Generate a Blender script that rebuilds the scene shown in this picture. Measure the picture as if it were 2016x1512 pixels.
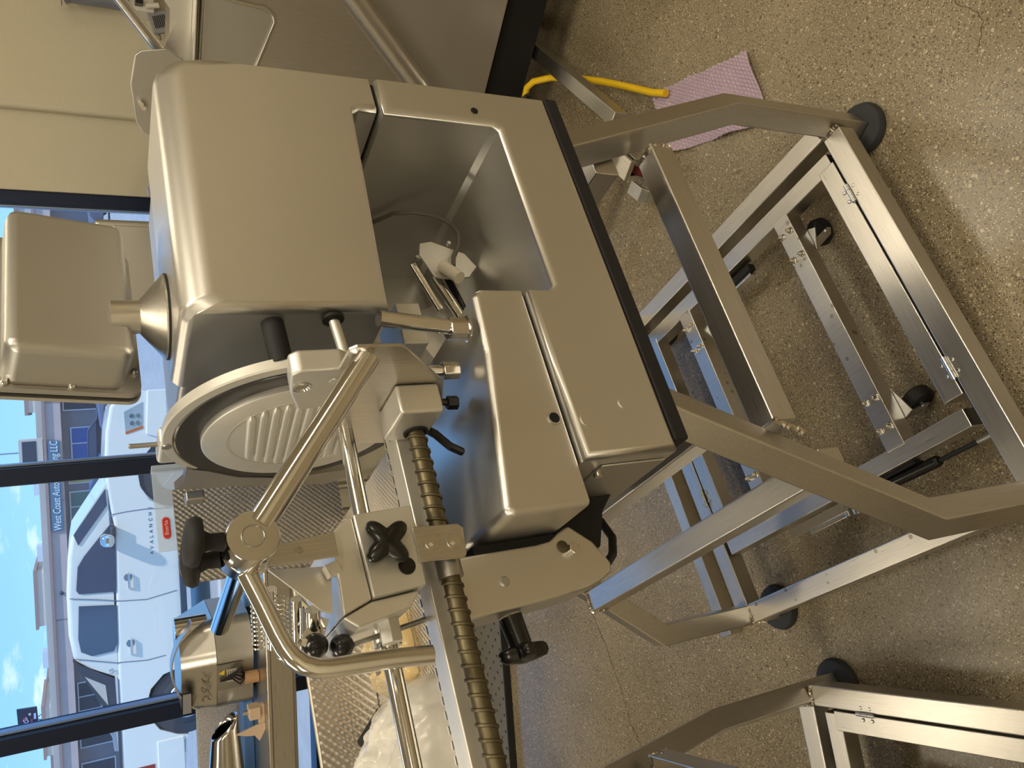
import bpy, bmesh, math, random
import numpy as np
from mathutils import Vector, Matrix
random.seed(7)
for o in list(bpy.data.objects): bpy.data.objects.remove(o)
scene = bpy.context.scene
COL = scene.collection
R = math.radians
# ------------------------------------------------------------------ camera (held sideways, so the room lies on its side)
CAM = Vector((-0.5687, -1.15574, 1.5))
cam = bpy.data.objects.new('camera', bpy.data.cameras.new('camera'))
COL.objects.link(cam)
vx = Vector((-0.26620132, -0.39283425, -0.88023753))      # picture right = world down
vy = Vector((0.87184323, -0.48761553, -0.04604864))       # picture up = world right
vz = -Vector((0.411128, 0.77968734, -0.47229378))
cam.matrix_world = Matrix(((vx.x, vy.x, vz.x, CAM.x), (vx.y, vy.y, vz.y, CAM.y), (vx.z, vy.z, vz.z, CAM.z), (0, 0, 0, 1)))
cam.data.sensor_width = 36.0
cam.data.lens = 1600.0 / 2016.0 * 36.0
cam.data.clip_start = 0.02
cam.data.clip_end = 2000
scene.camera = cam
# ------------------------------------------------------------------ colour management
vs = scene.view_settings
vs.view_transform = 'Standard'; vs.look = 'None'; vs.gamma = 1.0; vs.exposure = 0.14
try: vs.use_curve_mapping = False
except Exception: pass
# ------------------------------------------------------------------ world: hazy blue sky with low clouds
def lin(c):
    return tuple(((v / 255.0) / 12.92 if v / 255.0 <= 0.04045 else ((v / 255.0 + 0.055) / 1.055) ** 2.4) for v in c)
w = bpy.data.worlds.new('sky'); scene.world = w; w.use_nodes = True
nt = w.node_tree; nt.nodes.clear()
def N(tree, t, **k):
    n = tree.nodes.new(t)
    for a, b in k.items():
        if a.startswith('i_'):
            n.inputs[a[2:].replace('_', ' ')].default_value = b
        else: setattr(n, a, b)
    return n
L = nt.links.new
tc = N(nt, 'ShaderNodeTexCoord'); sep = N(nt, 'ShaderNodeSeparateXYZ'); L(tc.outputs['Generated'], sep.inputs[0])
ramp = N(nt, 'ShaderNodeValToRGB'); L(sep.outputs['Z'], ramp.inputs[0])
ramp.color_ramp.elements[0].position = 0.0; ramp.color_ramp.elements[0].color = lin((150, 203, 244)) + (1,)
ramp.color_ramp.elements[1].position = 0.22; ramp.color_ramp.elements[1].color = lin((112, 172, 236)) + (1,)
e = ramp.color_ramp.elements.new(1.0); e.color = lin((104, 154, 216)) + (1,)
mp = N(nt, 'ShaderNodeMapping'); mp.inputs['Scale'].default_value = (5, 5, 16); L(tc.outputs['Generated'], mp.inputs[0])
cn = N(nt, 'ShaderNodeTexNoise', i_Scale=2.6, i_Detail=7.0, i_Roughness=0.6); L(mp.outputs[0], cn.inputs['Vector'])
cr = N(nt, 'ShaderNodeValToRGB'); L(cn.outputs['Fac'], cr.inputs[0])
cr.color_ramp.elements[0].position = 0.58; cr.color_ramp.elements[1].position = 0.74
band = N(nt, 'ShaderNodeValToRGB'); L(sep.outputs['Z'], band.inputs[0])
band.color_ramp.elements[0].position = 0.03; band.color_ramp.elements[0].color = (1, 1, 1, 1)
band.color_ramp.elements[1].position = 0.14; band.color_ramp.elements[1].color = (0.0, 0.0, 0.0, 1)
mul = N(nt, 'ShaderNodeMath', operation='MULTIPLY'); L(cr.outputs[0], mul.inputs[0]); L(band.outputs[0], mul.inputs[1])
mix = N(nt, 'ShaderNodeMixRGB'); L(mul.outputs[0], mix.inputs[0]); L(ramp.outputs[0], mix.inputs[1]); mix.inputs[2].default_value = (0.86, 0.92, 0.97, 1)
bg = N(nt, 'ShaderNodeBackground'); L(mix.outputs[0], bg.inputs[0]); bg.inputs[1].default_value = 1.45
wo = N(nt, 'ShaderNodeOutputWorld'); L(bg.outputs[0], wo.inputs[0])
# ------------------------------------------------------------------ sun (high, over the car park from the right) and ceiling light power
sun = bpy.data.objects.new('sun', bpy.data.lights.new('sun', 'SUN')); COL.objects.link(sun)
sun.data.energy = 3.0; sun.data.angle = R(1.5); sun.data.color = (1.0, 0.95, 0.86)
HEAD = -27.80262                                             # camera heading: frame of the street
sd = Matrix.Rotation(R(HEAD), 3, 'Z') @ Vector((-0.55, 0.34, -0.90))
sun.rotation_euler = sd.to_track_quat('-Z', 'Y').to_euler()
LAMP_W = 25.0
LAMP_COL = (1.0, 0.90, 0.71)
# ------------------------------------------------------------------ helpers
class MB:
    def __init__(s): s.v = []; s.f = []
    def add(s, vs, fs):
        o = len(s.v); s.v += [tuple(p) for p in vs]; s.f += [tuple(i + o for i in f) for f in fs]; return s
    def box(s, x0, x1, y0, y1, z0, z1):
        return s.add([(x0,y0,z0),(x1,y0,z0),(x1,y1,z0),(x0,y1,z0),(x0,y0,z1),(x1,y0,z1),(x1,y1,z1),(x0,y1,z1)],
                     [(0,3,2,1),(4,5,6,7),(0,1,5,4),(1,2,6,5),(2,3,7,6),(3,0,4,7)])
    def obox(s, c, hx, hy, hz):
        c = Vector(c); hx, hy, hz = Vector(hx), Vector(hy), Vector(hz)
        P = [c + a*hx + b*hy + d*hz for d in (-1,1) for (a,b) in ((-1,-1),(1,-1),(1,1),(-1,1))]
        return s.add(P, [(0,3,2,1),(4,5,6,7),(0,1,5,4),(1,2,6,5),(2,3,7,6),(3,0,4,7)])
    def prism(s, poly, axis, lo, hi, poly2=None):
        q = poly2 or poly
        def m(p, t): return (t,p[0],p[1]) if axis == 'x' else ((p[0],t,p[1]) if axis == 'y' else (p[0],p[1],t))
        n = len(poly)
        return s.add([m(p,lo) for p in poly] + [m(p,hi) for p in q],
                     [tuple(range(n-1,-1,-1)), tuple(range(n,2*n))] + [(i,(i+1)%n,n+(i+1)%n,n+i) for i in range(n)])
    def cyl(s, p0, p1, r0, r1=None, n=20, caps=True):
        p0, p1 = Vector(p0), Vector(p1); r1 = r0 if r1 is None else r1
        d = (p1-p0).normalized(); a = d.orthogonal().normalized(); b = d.cross(a)
        P = [p0 + (a*math.cos(t)+b*math.sin(t))*r0 for t in [2*math.pi*i/n for i in range(n)]]
        P += [p1 + (a*math.cos(t)+b*math.sin(t))*r1 for t in [2*math.pi*i/n for i in range(n)]]
        F = [(i,(i+1)%n,n+(i+1)%n,n+i) for i in range(n)]
        if caps: F += [tuple(range(n-1,-1,-1)), tuple(range(n,2*n))]
        return s.add(P, F)
    def lathe(s, prof, o, ax, n=24):
        o = Vector(o); d = Vector(ax).normalized(); a = d.orthogonal().normalized(); b = d.cross(a)
        P = []; F = []; m = len(prof)
        for (r,h) in prof:
            for i in range(n):
                t = 2*math.pi*i/n; P.append(o + d*h + (a*math.cos(t)+b*math.sin(t))*max(r,1e-5))
        for k in range(m-1):
            for i in range(n):
                F.append((k*n+i, k*n+(i+1)%n, (k+1)*n+(i+1)%n, (k+1)*n+i))
        F += [tuple(range(n-1,-1,-1)), tuple(range((m-1)*n, m*n))]
        return s.add(P, F)
    def tube(s, path, r, n=10, closed=False):
        path = [Vector(p) for p in path]; m = len(path)
        P = []; F = []; up = None
        for k in range(m):
            if closed: d = (path[(k+1)%m]-path[k-1]).normalized()
            else: d = ((path[min(k+1,m-1)]-path[k]).normalized() + (path[k]-path[max(k-1,0)]).normalized()).normalized()
            if up is None: up = d.orthogonal().normalized()
            up = (up - d*up.dot(d)).normalized(); b = d.cross(up)
            rr = r[k] if isinstance(r, (list,tuple)) else r
            for i in range(n):
                t = 2*math.pi*i/n; P.append(path[k] + (up*math.cos(t)+b*math.sin(t))*rr)
        for k in range(m if closed else m-1):
            j = (k+1) % m
            for i in range(n): F.append((k*n+i, k*n+(i+1)%n, j*n+(i+1)%n, j*n+i))
        if not closed: F += [tuple(range(n-1,-1,-1)), tuple(range((m-1)*n, m*n))]
        return s.add(P, F)
    def sweep(s, path, offs):
        """straight-sided section offs (3D offsets in first segment) swept with mitred joints"""
        path = [Vector(p) for p in path]; m = len(path); k = len(offs)
        d = [(path[i+1]-path[i]).normalized() for i in range(m-1)]
        ring = [path[0] + Vector(o) for o in offs]
        d0 = d[0]; ring = [p - d0*((p-path[0]).dot(d0)) for p in ring]
        P = list(ring)
        for i in range(1, m):
            nrm = d[i-1] if i == m-1 else (d[i-1]+d[i]).normalized()
            ring = [p + d[i-1]*((path[i]-p).dot(nrm)/d[i-1].dot(nrm)) for p in ring]; P += ring
        F = [(j*k+i, j*k+(i+1)%k, (j+1)*k+(i+1)%k, (j+1)*k+i) for j in range(m-1) for i in range(k)]
        F += [tuple(range(k-1,-1,-1)), tuple(range((m-1)*k, m*k))]
        return s.add(P, F)
    def sphere(s, c, r, n=16, m=10, sc=(1,1,1)):
        c = Vector(c); prof = []
        P = [c + Vector((0,0,-r*sc[2]))]; F = []
        for j in range(1,m):
            t = math.pi*j/m
            for i in range(n):
                u = 2*math.pi*i/n
                P.append(c + Vector((r*sc[0]*math.sin(t)*math.cos(u), r*sc[1]*math.sin(t)*math.sin(u), -r*sc[2]*math.cos(t))))
        P.append(c + Vector((0,0,r*sc[2])))
        for i in range(n): F.append((0, 1+(i+1)%n, 1+i))
        for j in range(m-2):
            for i in range(n): F.append((1+j*n+i, 1+j*n+(i+1)%n, 1+(j+1)*n+(i+1)%n, 1+(j+1)*n+i))
        t = len(P)-1
        for i in range(n): F.append((1+(m-2)*n+i, 1+(m-2)*n+(i+1)%n, t))
        return s.add(P, F)
    def build(s, name, mat, parent=None, bevel=0.0, seg=2, smooth=True, angle=38, recalc=True, weight=None, xf=None):
        me = bpy.data.meshes.new(name); me.from_pydata([tuple(p) for p in s.v], [], s.f)
        if recalc:
            bm = bmesh.new(); bm.from_mesh(me); bmesh.ops.recalc_face_normals(bm, faces=bm.faces); bm.to_mesh(me); bm.free()
        if smooth:
            me.polygons.foreach_set('use_smooth', [True]*len(me.polygons)); me.set_sharp_from_angle(angle=R(angle))
        o = bpy.data.objects.new(name, me); COL.objects.link(o)
        if mat is not None: me.materials.append(mat)
        if xf is not None: o.matrix_world = xf
        if weight:
            at = me.attributes.new('bevel_weight_edge', 'FLOAT', 'EDGE'); mx = 0
            ws = []
            for ed in me.edges:
                a, b = me.vertices[ed.vertices[0]].co, me.vertices[ed.vertices[1]].co
                ws.append(weight(a, b))
            mx = max(ws) or 1e-6
            at.data.foreach_set('value', [x/mx for x in ws])
            md = o.modifiers.new('bevel', 'BEVEL'); md.width = mx; md.segments = seg; md.limit_method = 'WEIGHT'; md.harden_normals = True; md.use_clamp_overlap = True
        elif bevel:
            md = o.modifiers.new('bevel', 'BEVEL'); md.width = bevel; md.segments = seg; md.limit_method = 'ANGLE'; md.angle_limit = R(angle); md.harden_normals = True
        if parent is not None: attach(o, parent)
        return o
def attach(o, parent):
    o.parent = parent
    if parent.type == 'EMPTY' and not parent.get('_local'):
        o.matrix_parent_inverse = parent.matrix_basis.inverted()
    return o
def tag(o, label, cat, group=None, kind=None):
    o['label'] = label; o['category'] = cat
    if group: o['group'] = group
    if kind: o['kind'] = kind
    return o
def struct(o): o['kind'] = 'structure'; return o
def thing(name, label, cat, loc=(0,0,0), rotz=0.0, group=None, local=False):
    o = bpy.data.objects.new(name, None); COL.objects.link(o); o.empty_display_size = 0.05
    o.location = loc; o.rotation_euler = (0,0,rotz)
    o.matrix_basis = Matrix.Translation(Vector(loc)) @ Matrix.Rotation(rotz, 4, 'Z')
    if local: o['_local'] = 1
    return tag(o, label, cat, group)
def copy_tree(o, parent=None):
    c = o.copy(); COL.objects.link(c)
    if parent is not None: c.parent = parent
    for ch in [x for x in bpy.data.objects if x.parent == o]: copy_tree(ch, c)
    return c
def text(name, body, size, depth, xf, mat, parent, align='CENTER', shear=0.0):
    cu = bpy.data.curves.new(name, 'FONT'); cu.body = body; cu.size = size; cu.extrude = depth; cu.align_x = align; cu.align_y = 'CENTER'; cu.shear = shear
    t = bpy.data.objects.new(name, cu); COL.objects.link(t)
    bpy.context.view_layer.update()
    me = bpy.data.meshes.new_from_object(t.evaluated_get(bpy.context.evaluated_depsgraph_get()))
    bpy.data.objects.remove(t); bpy.data.curves.remove(cu)
    me.name = name; me.materials.clear(); me.materials.append(mat)
    o = bpy.data.objects.new(name, me); COL.objects.link(o); o.matrix_basis = xf
    if parent is not None: attach(o, parent)
    return o
def axes(o, x, y, z):
    x, y, z = Vector(x), Vector(y), Vector(z)
    return Matrix(((x.x,y.x,z.x,o[0]),(x.y,y.y,z.y,o[1]),(x.z,y.z,z.z,o[2]),(0,0,0,1)))
# ------------------------------------------------------------------ materials
M = {}
def mat(name, col, rough=0.5, metal=0.0, var=0.0, scale=30.0, stretch=None, bump=0.0, bscale=200.0, spec=0.5, coat=0.0, trans=0.0, alpha=1.0, emit=None, estr=0.0, rvar=0.0, ior=1.45, aniso=0.0):
    m = bpy.data.materials.new(name); m.use_nodes = True; t = m.node_tree; p = t.nodes['Principled BSDF']
    c = lin(col) if max(col) > 1.0 else col
    p.inputs['Base Color'].default_value = c + (1,)
    p.inputs['Roughness'].default_value = rough; p.inputs['Metallic'].default_value = metal
    p.inputs['Specular IOR Level'].default_value = spec; p.inputs['Coat Weight'].default_value = coat
    p.inputs['Transmission Weight'].default_value = trans; p.inputs['Alpha'].default_value = alpha; p.inputs['IOR'].default_value = ior
    if aniso: p.inputs['Anisotropic'].default_value = aniso
    if emit: p.inputs['Emission Color'].default_value = lin(emit) + (1,); p.inputs['Emission Strength'].default_value = estr
    if var or bump or rvar:
        co = N(t, 'ShaderNodeTexCoord'); mp_ = N(t, 'ShaderNodeMapping'); t.links.new(co.outputs['Object'], mp_.inputs[0])
        if stretch: mp_.inputs['Scale'].default_value = stretch
        nz = N(t, 'ShaderNodeTexNoise', i_Scale=scale, i_Detail=4.0); t.links.new(mp_.outputs[0], nz.inputs['Vector'])
        if var:
            hs = N(t, 'ShaderNodeHueSaturation'); hs.inputs['Color'].default_value = c + (1,)
            mr = N(t, 'ShaderNodeMapRange'); t.links.new(nz.outputs['Fac'], mr.inputs[0])
            mr.inputs['From Min'].default_value = 0.25; mr.inputs['From Max'].default_value = 0.75
            mr.inputs['To Min'].default_value = 1-var; mr.inputs['To Max'].default_value = 1+var
            t.links.new(mr.outputs[0], hs.inputs['Value']); t.links.new(hs.outputs[0], p.inputs['Base Color'])
        if rvar:
            m2 = N(t, 'ShaderNodeMapRange'); t.links.new(nz.outputs['Fac'], m2.inputs[0])
            m2.inputs['To Min'].default_value = rough-rvar; m2.inputs['To Max'].default_value = rough+rvar
            t.links.new(m2.outputs[0], p.inputs['Roughness'])
        if bump:
            n2 = N(t, 'ShaderNodeTexNoise', i_Scale=bscale, i_Detail=3.0); t.links.new(mp_.outputs[0], n2.inputs['Vector'])
            bp = N(t, 'ShaderNodeBump'); bp.inputs['Strength'].default_value = bump; bp.inputs['Distance'].default_value = 0.002
            t.links.new(n2.outputs['Fac'], bp.inputs['Height']); t.links.new(bp.outputs[0], p.inputs['Normal'])
    M[name] = m; return m
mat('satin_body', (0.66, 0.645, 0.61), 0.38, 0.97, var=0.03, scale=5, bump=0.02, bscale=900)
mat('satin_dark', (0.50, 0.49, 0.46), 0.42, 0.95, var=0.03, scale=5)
mat('brushed_x', (0.58, 0.56, 0.52), 0.30, 1.0, var=0.10, scale=14, stretch=(1, 40, 40), bump=0.05, bscale=60, rvar=0.06)
mat('brushed_y', (0.58, 0.56, 0.52), 0.30, 1.0, var=0.10, scale=14, stretch=(40, 1, 40), bump=0.05, bscale=60, rvar=0.06)
mat('brushed_z', (0.58, 0.555, 0.51), 0.32, 1.0, var=0.10, scale=14, stretch=(40, 40, 1.5), bump=0.05, bscale=60, rvar=0.06)
mat('polished', (0.70, 0.68, 0.64), 0.13, 1.0, var=0.03, scale=30)
mat('chrome', (0.80, 0.79, 0.77), 0.06, 1.0)
mat('cast_alu', (0.64, 0.63, 0.59), 0.48, 0.85, var=0.04, scale=20)
mat('alu_light', (0.72, 0.70, 0.65), 0.40, 0.80, var=0.03, scale=12)
mat('grey_steel', (0.40, 0.39, 0.37), 0.38, 1.0, var=0.06, scale=20)
mat('blade_steel', (0.10, 0.10, 0.105), 0.30, 1.0, var=0.06, scale=60)
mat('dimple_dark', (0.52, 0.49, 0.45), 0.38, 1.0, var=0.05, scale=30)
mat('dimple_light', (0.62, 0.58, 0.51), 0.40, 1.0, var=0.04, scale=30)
mat('black_plastic', (14, 14, 15), 0.28, 0.0, coat=0.25)
mat('black_rubber', (22, 22, 24), 0.7, 0.0, var=0.15, scale=40)
mat('foot_rubber', (46, 48, 52), 0.75, 0.0, var=0.12, scale=30)
mat('dark_gap', (9, 8, 8), 0.85)
mat('screw_brass', (0.125, 0.105, 0.062), 0.48, 0.85, var=0.25, scale=60)
mat('weld', (0.52, 0.47, 0.40), 0.28, 1.0, var=0.25, scale=150)
mat('white_nylon', (214, 206, 190), 0.5, 0.0)
mat('grey_cable', (96, 92, 82), 0.5)
mat('black_cable', (18, 18, 19), 0.45)
mat('yellow_cable', (226, 186, 18), 0.42, 0.0, var=0.05, scale=20, coat=0.2)
mat('red_wheel', (92, 14, 16), 0.42, 0.0, coat=0.2)
mat('hub_grey', (150, 148, 140), 0.5, 0.3)
mat('zinc', (0.66, 0.68, 0.70), 0.25, 1.0, var=0.08, scale=60)
# ------------------------------------------------------------------ the room
def fxf(th): return Matrix.Translation(Vector((CAM.x, CAM.y, 0))) @ Matrix.Rotation(R(HEAD - th), 4, 'Z')
X5, X0 = fxf(5), fxf(0)            # frame of the window wall / of the street: x right, y away from the viewer
def terrazzo():
    m = bpy.data.materials.new('polished_concrete'); m.use_nodes = True; t = m.node_tree; p = t.nodes['Principled BSDF']; K = t.links.new
    co = N(t, 'ShaderNodeTexCoord')
    big = N(t, 'ShaderNodeTexNoise', i_Scale=2.2, i_Detail=5.0); K(co.outputs['Object'], big.inputs['Vector'])
    base = N(t, 'ShaderNodeValToRGB'); K(big.outputs['Fac'], base.inputs[0])
    base.color_ramp.elements[0].position = 0.3; base.color_ramp.elements[0].color = lin((120, 109, 88)) + (1,)
    base.color_ramp.elements[1].position = 0.7; base.color_ramp.elements[1].color = lin((146, 135, 114)) + (1,)
    prev = base.outputs[0]
    fine = N(t, 'ShaderNodeTexNoise', i_Scale=260.0, i_Detail=3.0); K(co.outputs['Object'], fine.inputs['Vector'])
    fr = N(t, 'ShaderNodeValToRGB'); K(fine.outputs['Fac'], fr.inputs[0])
    fr.color_ramp.elements[0].position = 0.35; fr.color_ramp.elements[0].color = (0.72, 0.70, 0.66, 1)
    fr.color_ramp.elements[1].position = 0.65; fr.color_ramp.elements[1].color = (1.22, 1.2, 1.16, 1)
    mm = N(t, 'ShaderNodeMixRGB', blend_type='MULTIPLY'); mm.inputs[0].default_value = 0.9; K(prev, mm.inputs[1]); K(fr.outputs[0], mm.inputs[2]); prev = mm.outputs[0]
    for sc, th, col, sel in ((260.0, 0.36, (66, 57, 43), 0.66), (240.0, 0.30, (208, 194, 164), 0.70), (70.0, 0.24, (96, 86, 70), 0.78), (58.0, 0.20, (182, 168, 142), 0.80)):
        v = N(t, 'ShaderNodeTexVoronoi', i_Scale=sc); v.inputs['Randomness'].default_value = 1.0
        off = N(t, 'ShaderNodeMapping'); off.inputs['Location'].default_value = (sc*0.37, sc*0.11, 0); K(co.outputs['Object'], off.inputs[0]); K(off.outputs[0], v.inputs['Vector'])
        a = N(t, 'ShaderNodeMath', operation='LESS_THAN'); K(v.outputs['Distance'], a.inputs[0]); a.inputs[1].default_value = th
        sp = N(t, 'ShaderNodeSeparateXYZ'); K(v.outputs['Color'], sp.inputs[0])
        b = N(t, 'ShaderNodeMath', operation='GREATER_THAN'); K(sp.outputs[0], b.inputs[0]); b.inputs[1].default_value = sel
        c = N(t, 'ShaderNodeMath', operation='MULTIPLY'); K(a.outputs[0], c.inputs[0]); K(b.outputs[0], c.inputs[1])
        x = N(t, 'ShaderNodeMixRGB'); K(c.outputs[0], x.inputs[0]); K(prev, x.inputs[1]); x.inputs[2].default_value = lin(col) + (1,); prev = x.outputs[0]
    K(prev, p.inputs['Base Color'])
    rr = N(t, 'ShaderNodeMapRange'); K(big.outputs['Fac'], rr.inputs[0]); rr.inputs['To Min'].default_value = 0.17; rr.inputs['To Max'].default_value = 0.34; K(rr.outputs[0], p.inputs['Roughness'])
    p.inputs['Specular IOR Level'].default_value = 0.5
    bp = N(t, 'ShaderNodeBump'); bp.inputs['Strength'].default_value = 0.08; bp.inputs['Distance'].default_value = 0.001; K(fine.outputs['Fac'], bp.inputs['Height']); K(bp.outputs[0], p.inputs['Normal'])
    M['floor'] = m; return m
terrazzo()
mat('wall_paint', (200, 193, 172), 0.85, 0.0, var=0.02, scale=3, bump=0.55, bscale=120)
mat('plain_wall', (226, 217, 194), 0.9, 0.0, var=0.03, scale=2)
mat('ceiling', (232, 228, 216), 0.9)
mat('win_frame', (34, 44, 68), 0.40, 0.6, var=0.03, scale=4)
mat('win_trim', (150, 168, 200), 0.35, 0.6)
mat('crack', (70, 60, 45), 0.9)
def pane_mat():
    m = bpy.data.materials.new('window_glass'); m.use_nodes = True; t = m.node_tree; t.nodes.clear()
    o = N(t, 'ShaderNodeOutputMaterial'); tr = N(t, 'ShaderNodeBsdfTransparent'); gl = N(t, 'ShaderNodeBsdfGlossy', i_Roughness=0.02)
    tr.inputs[0].default_value = (0.93, 0.965, 0.99, 1)
    fr = N(t, 'ShaderNodeFresnel', i_IOR=1.45); mx = N(t, 'ShaderNodeMixShader')
    t.links.new(fr.outputs[0], mx.inputs[0]); t.links.new(tr.outputs[0], mx.inputs[1]); t.links.new(gl.outputs[0], mx.inputs[2]); t.links.new(mx.outputs[0], o.inputs[0])
    M['glass'] = m
pane_mat()
A0, A1, B0, BW, HC = -4.6, 4.6, -3.2, 4.0, 3.0                 # room extents in the wall frame
fl = struct(MB().box(A0, A1, B0, BW+0.12, -0.05, 0.0).build('floor', M['floor'], xf=X5, smooth=False))
def crack(pts, wd):
    mb = MB(); P = []; random.seed(3)
    pts = [Vector((x, y, 0)) for x, y in pts]; fine = []
    for a, b in zip(pts[:-1], pts[1:]):
        for k in range(8): fine.append(a.lerp(b, k/8) + Vector((random.uniform(-1,1)*.004, random.uniform(-1,1)*.004, 0)))
    fine.append(pts[-1]); n = len(fine)
    for i, p in enumerate(fine):
        d = (fine[min(i+1,n-1)]-fine[max(i-1,0)]).normalized(); s = Vector((-d.y, d.x, 0))*wd*random.uniform(.5, 1.2)
        P += [p+s+Vector((0,0,.0006)), p-s+Vector((0,0,.0006))]
    mb.add(P, [(2*i, 2*i+1, 2*i+3, 2*i+2) for i in range(n-1)])
    o = mb.build('floor_crack', M['crack'], smooth=False, recalc=False); o.parent = fl; o.matrix_parent_inverse = X5.inverted(); return o
crack([(-.12,1.275),(-.145,1.269),(-.265,1.239),(-.383,1.23),(-.46,1.225),(-.541,1.233),(-.65,1.21),(-.8,1.19)], .0011)
crack([(.36,-.62),(.40,-.66),(.47,-.64),(.54,-.68),(.66,-.72)], .0006)
struct(MB().box(A0, A1, B0, BW+0.12, HC, HC+0.08).build('ceiling', M['ceiling'], xf=X5, smooth=False))
struct(MB().box(A0-.1, A0, B0, BW+0.12, 0, HC).build('wall_left', M['plain_wall'], xf=X5, smooth=False))
struct(MB().box(A1, A1+.1, B0, BW+0.12, 0, HC).build('wall_right', M['plain_wall'], xf=X5, smooth=False))
struct(MB().box(A0, A1, B0-.1, B0, 0, HC).build('wall_front', M['plain_wall'], xf=X5, smooth=False))
WR = 0.565                                                        # right jamb of the window
mb = MB(); mb.box(WR, A1, BW-.04, BW+.12, 0, HC); mb.box(A0, WR, BW-.04, BW+.12, 0, 0.46); mb.box(A0, WR, BW-.04, BW+.12, 2.72, HC)
struct(mb.build('wall_back', M['wall_paint'], xf=X5, smooth=False))
struct(MB().box(0.885, A1, BW-.10, BW-.04, 0, HC).build('trim_1', M['wall_paint'], xf=X5, bevel=.02, seg=3))
# windows: dark aluminium storefront frame, one pane between each pair of mullions
mull = [WR-.028, -.63, -1.79, -2.95, -4.11]
for i in range(4):
    r, l = mull[i], mull[i+1]
    f = MB()
    wnd = struct(MB().box(l+.035, r-.035, BW+.036, BW+.042, .50, 2.68).build('window_%d' % (i+1), M['glass'], xf=X5, smooth=False))
    def sub(name, mbx, m_):
        o = mbx.build(name, M[m_], bevel=.003, seg=1); o.parent = wnd; return o
    if i == 0: sub('mullion', MB().box(r-.028, r+.028, BW-.02, BW+.10, .46, 2.72), 'win_frame')
    sub('mullion', MB().box(l-.036, l+.036, BW-.035, BW+.10, .46, 2.72), 'win_frame')
    sub('glazing_bead', MB().box(l+.036, l+.046, BW+.01, BW+.06, .5, 2.68), 'win_trim')
    sub('glazing_bead', MB().box(r-(.038 if i == 0 else .046), r-(.028 if i == 0 else .036), BW+.01, BW+.06, .5, 2.68), 'win_trim')
    sub('sill_rail', MB().box(l+.036, r-.03, BW-.02, BW+.10, .46, .51), 'win_frame')
    sub('head_rail', MB().box(l+.036, r-.03, BW-.02, BW+.10, 2.67, 2.72), 'win_frame')
# ceiling fixtures (out of view): the shop's warm tube lights
mat('diffuser', (255, 236, 196), 0.6, emit=(255, 226, 172), estr=3.0)
mat('fixture_white', (225, 220, 205), 0.5)
for i, (a, b) in enumerate(((-2.0, -1.8), (0.7, -1.8), (-2.0, 0.5), (0.7, 0.5), (-2.0, 2.7), (0.7, 2.7), (3.1, -0.6))):
    t = thing('ceiling_light', 'long warm ceiling light fixture above the machines', 'light', group='ceiling lights')
    t.matrix_basis = X5 @ Matrix.Translation((a, b, HC)); t['_local'] = 1
    attach(MB().box(-.62, .62, -.16, .16, -.06, 0).build('housing', M['fixture_white']), t)
    attach(MB().box(-.58, .58, -.12, .12, -.066, -.061).build('diffuser', M['diffuser']), t)
    la = bpy.data.lights.new('tube_light', 'AREA'); la.shape = 'RECTANGLE'; la.size = 1.16; la.size_y = .24; la.energy = LAMP_W*(0.42 if b > 2 else 1.12); la.color = LAMP_COL
    lo = bpy.data.objects.new('tube_light', la); COL.objects.link(lo); lo.parent = t; lo.location = (0, 0, -.075)
# ------------------------------------------------------------------ the tubular stand with its fold-down caster frame
def spotted():
    m = M['brushed_y'].copy(); m.name = 'spotted_steel'; t = m.node_tree; p = t.nodes['Principled BSDF']; K = t.links.new
    co = N(t, 'ShaderNodeTexCoord'); v = N(t, 'ShaderNodeTexVoronoi', i_Scale=42.0); K(co.outputs['Object'], v.inputs['Vector'])
    a = N(t, 'ShaderNodeMath', operation='LESS_THAN'); K(v.outputs['Distance'], a.inputs[0]); a.inputs[1].default_value = 0.20
    sp = N(t, 'ShaderNodeSeparateXYZ'); K(v.outputs['Color'], sp.inputs[0])
    b = N(t, 'ShaderNodeMath', operation='GREATER_THAN'); K(sp.outputs[0], b.inputs[0]); b.inputs[1].default_value = 0.55
    c = N(t, 'ShaderNodeMath', operation='MULTIPLY'); K(a.outputs[0], c.inputs[0]); K(b.outputs[0], c.inputs[1])
    old = p.inputs['Base Color'].links[0].from_socket
    x = N(t, 'ShaderNodeMixRGB'); K(c.outputs[0], x.inputs[0]); K(old, x.inputs[1]); x.inputs[2].default_value = (0.34, 0.31, 0.26, 1); K(x.outputs[0], p.inputs['Base Color'])
    M['spotted'] = m
spotted()
T = .045; ZT = .122                                               # tube size, top of the lower frame
def rsec(w, h, tw=0.0, d=Vector((0,0,1))):
    a, b = Vector((math.cos(R(tw)), math.sin(R(tw)), 0)), Vector((-math.sin(R(tw)), math.cos(R(tw)), 0))
    return [a*(-w/2)+b*(-h/2), a*(w/2)+b*(-h/2), a*(w/2)+b*(h/2), a*(-w/2)+b*(h/2)]
def bead(p0, p1, r=.0035, n=14, seed=1):
    random.seed(seed); p0, p1 = Vector(p0), Vector(p1)
    return MB().tube([p0.lerp(p1, i/n) + Vector((random.uniform(-1,1)*.0012, random.uniform(-1,1)*.0012, random.uniform(-1,1)*.0012)) for i in range(n+1)], [r*(1.25 if i % 2 else .8) for i in range(n+1)], 6)
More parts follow.
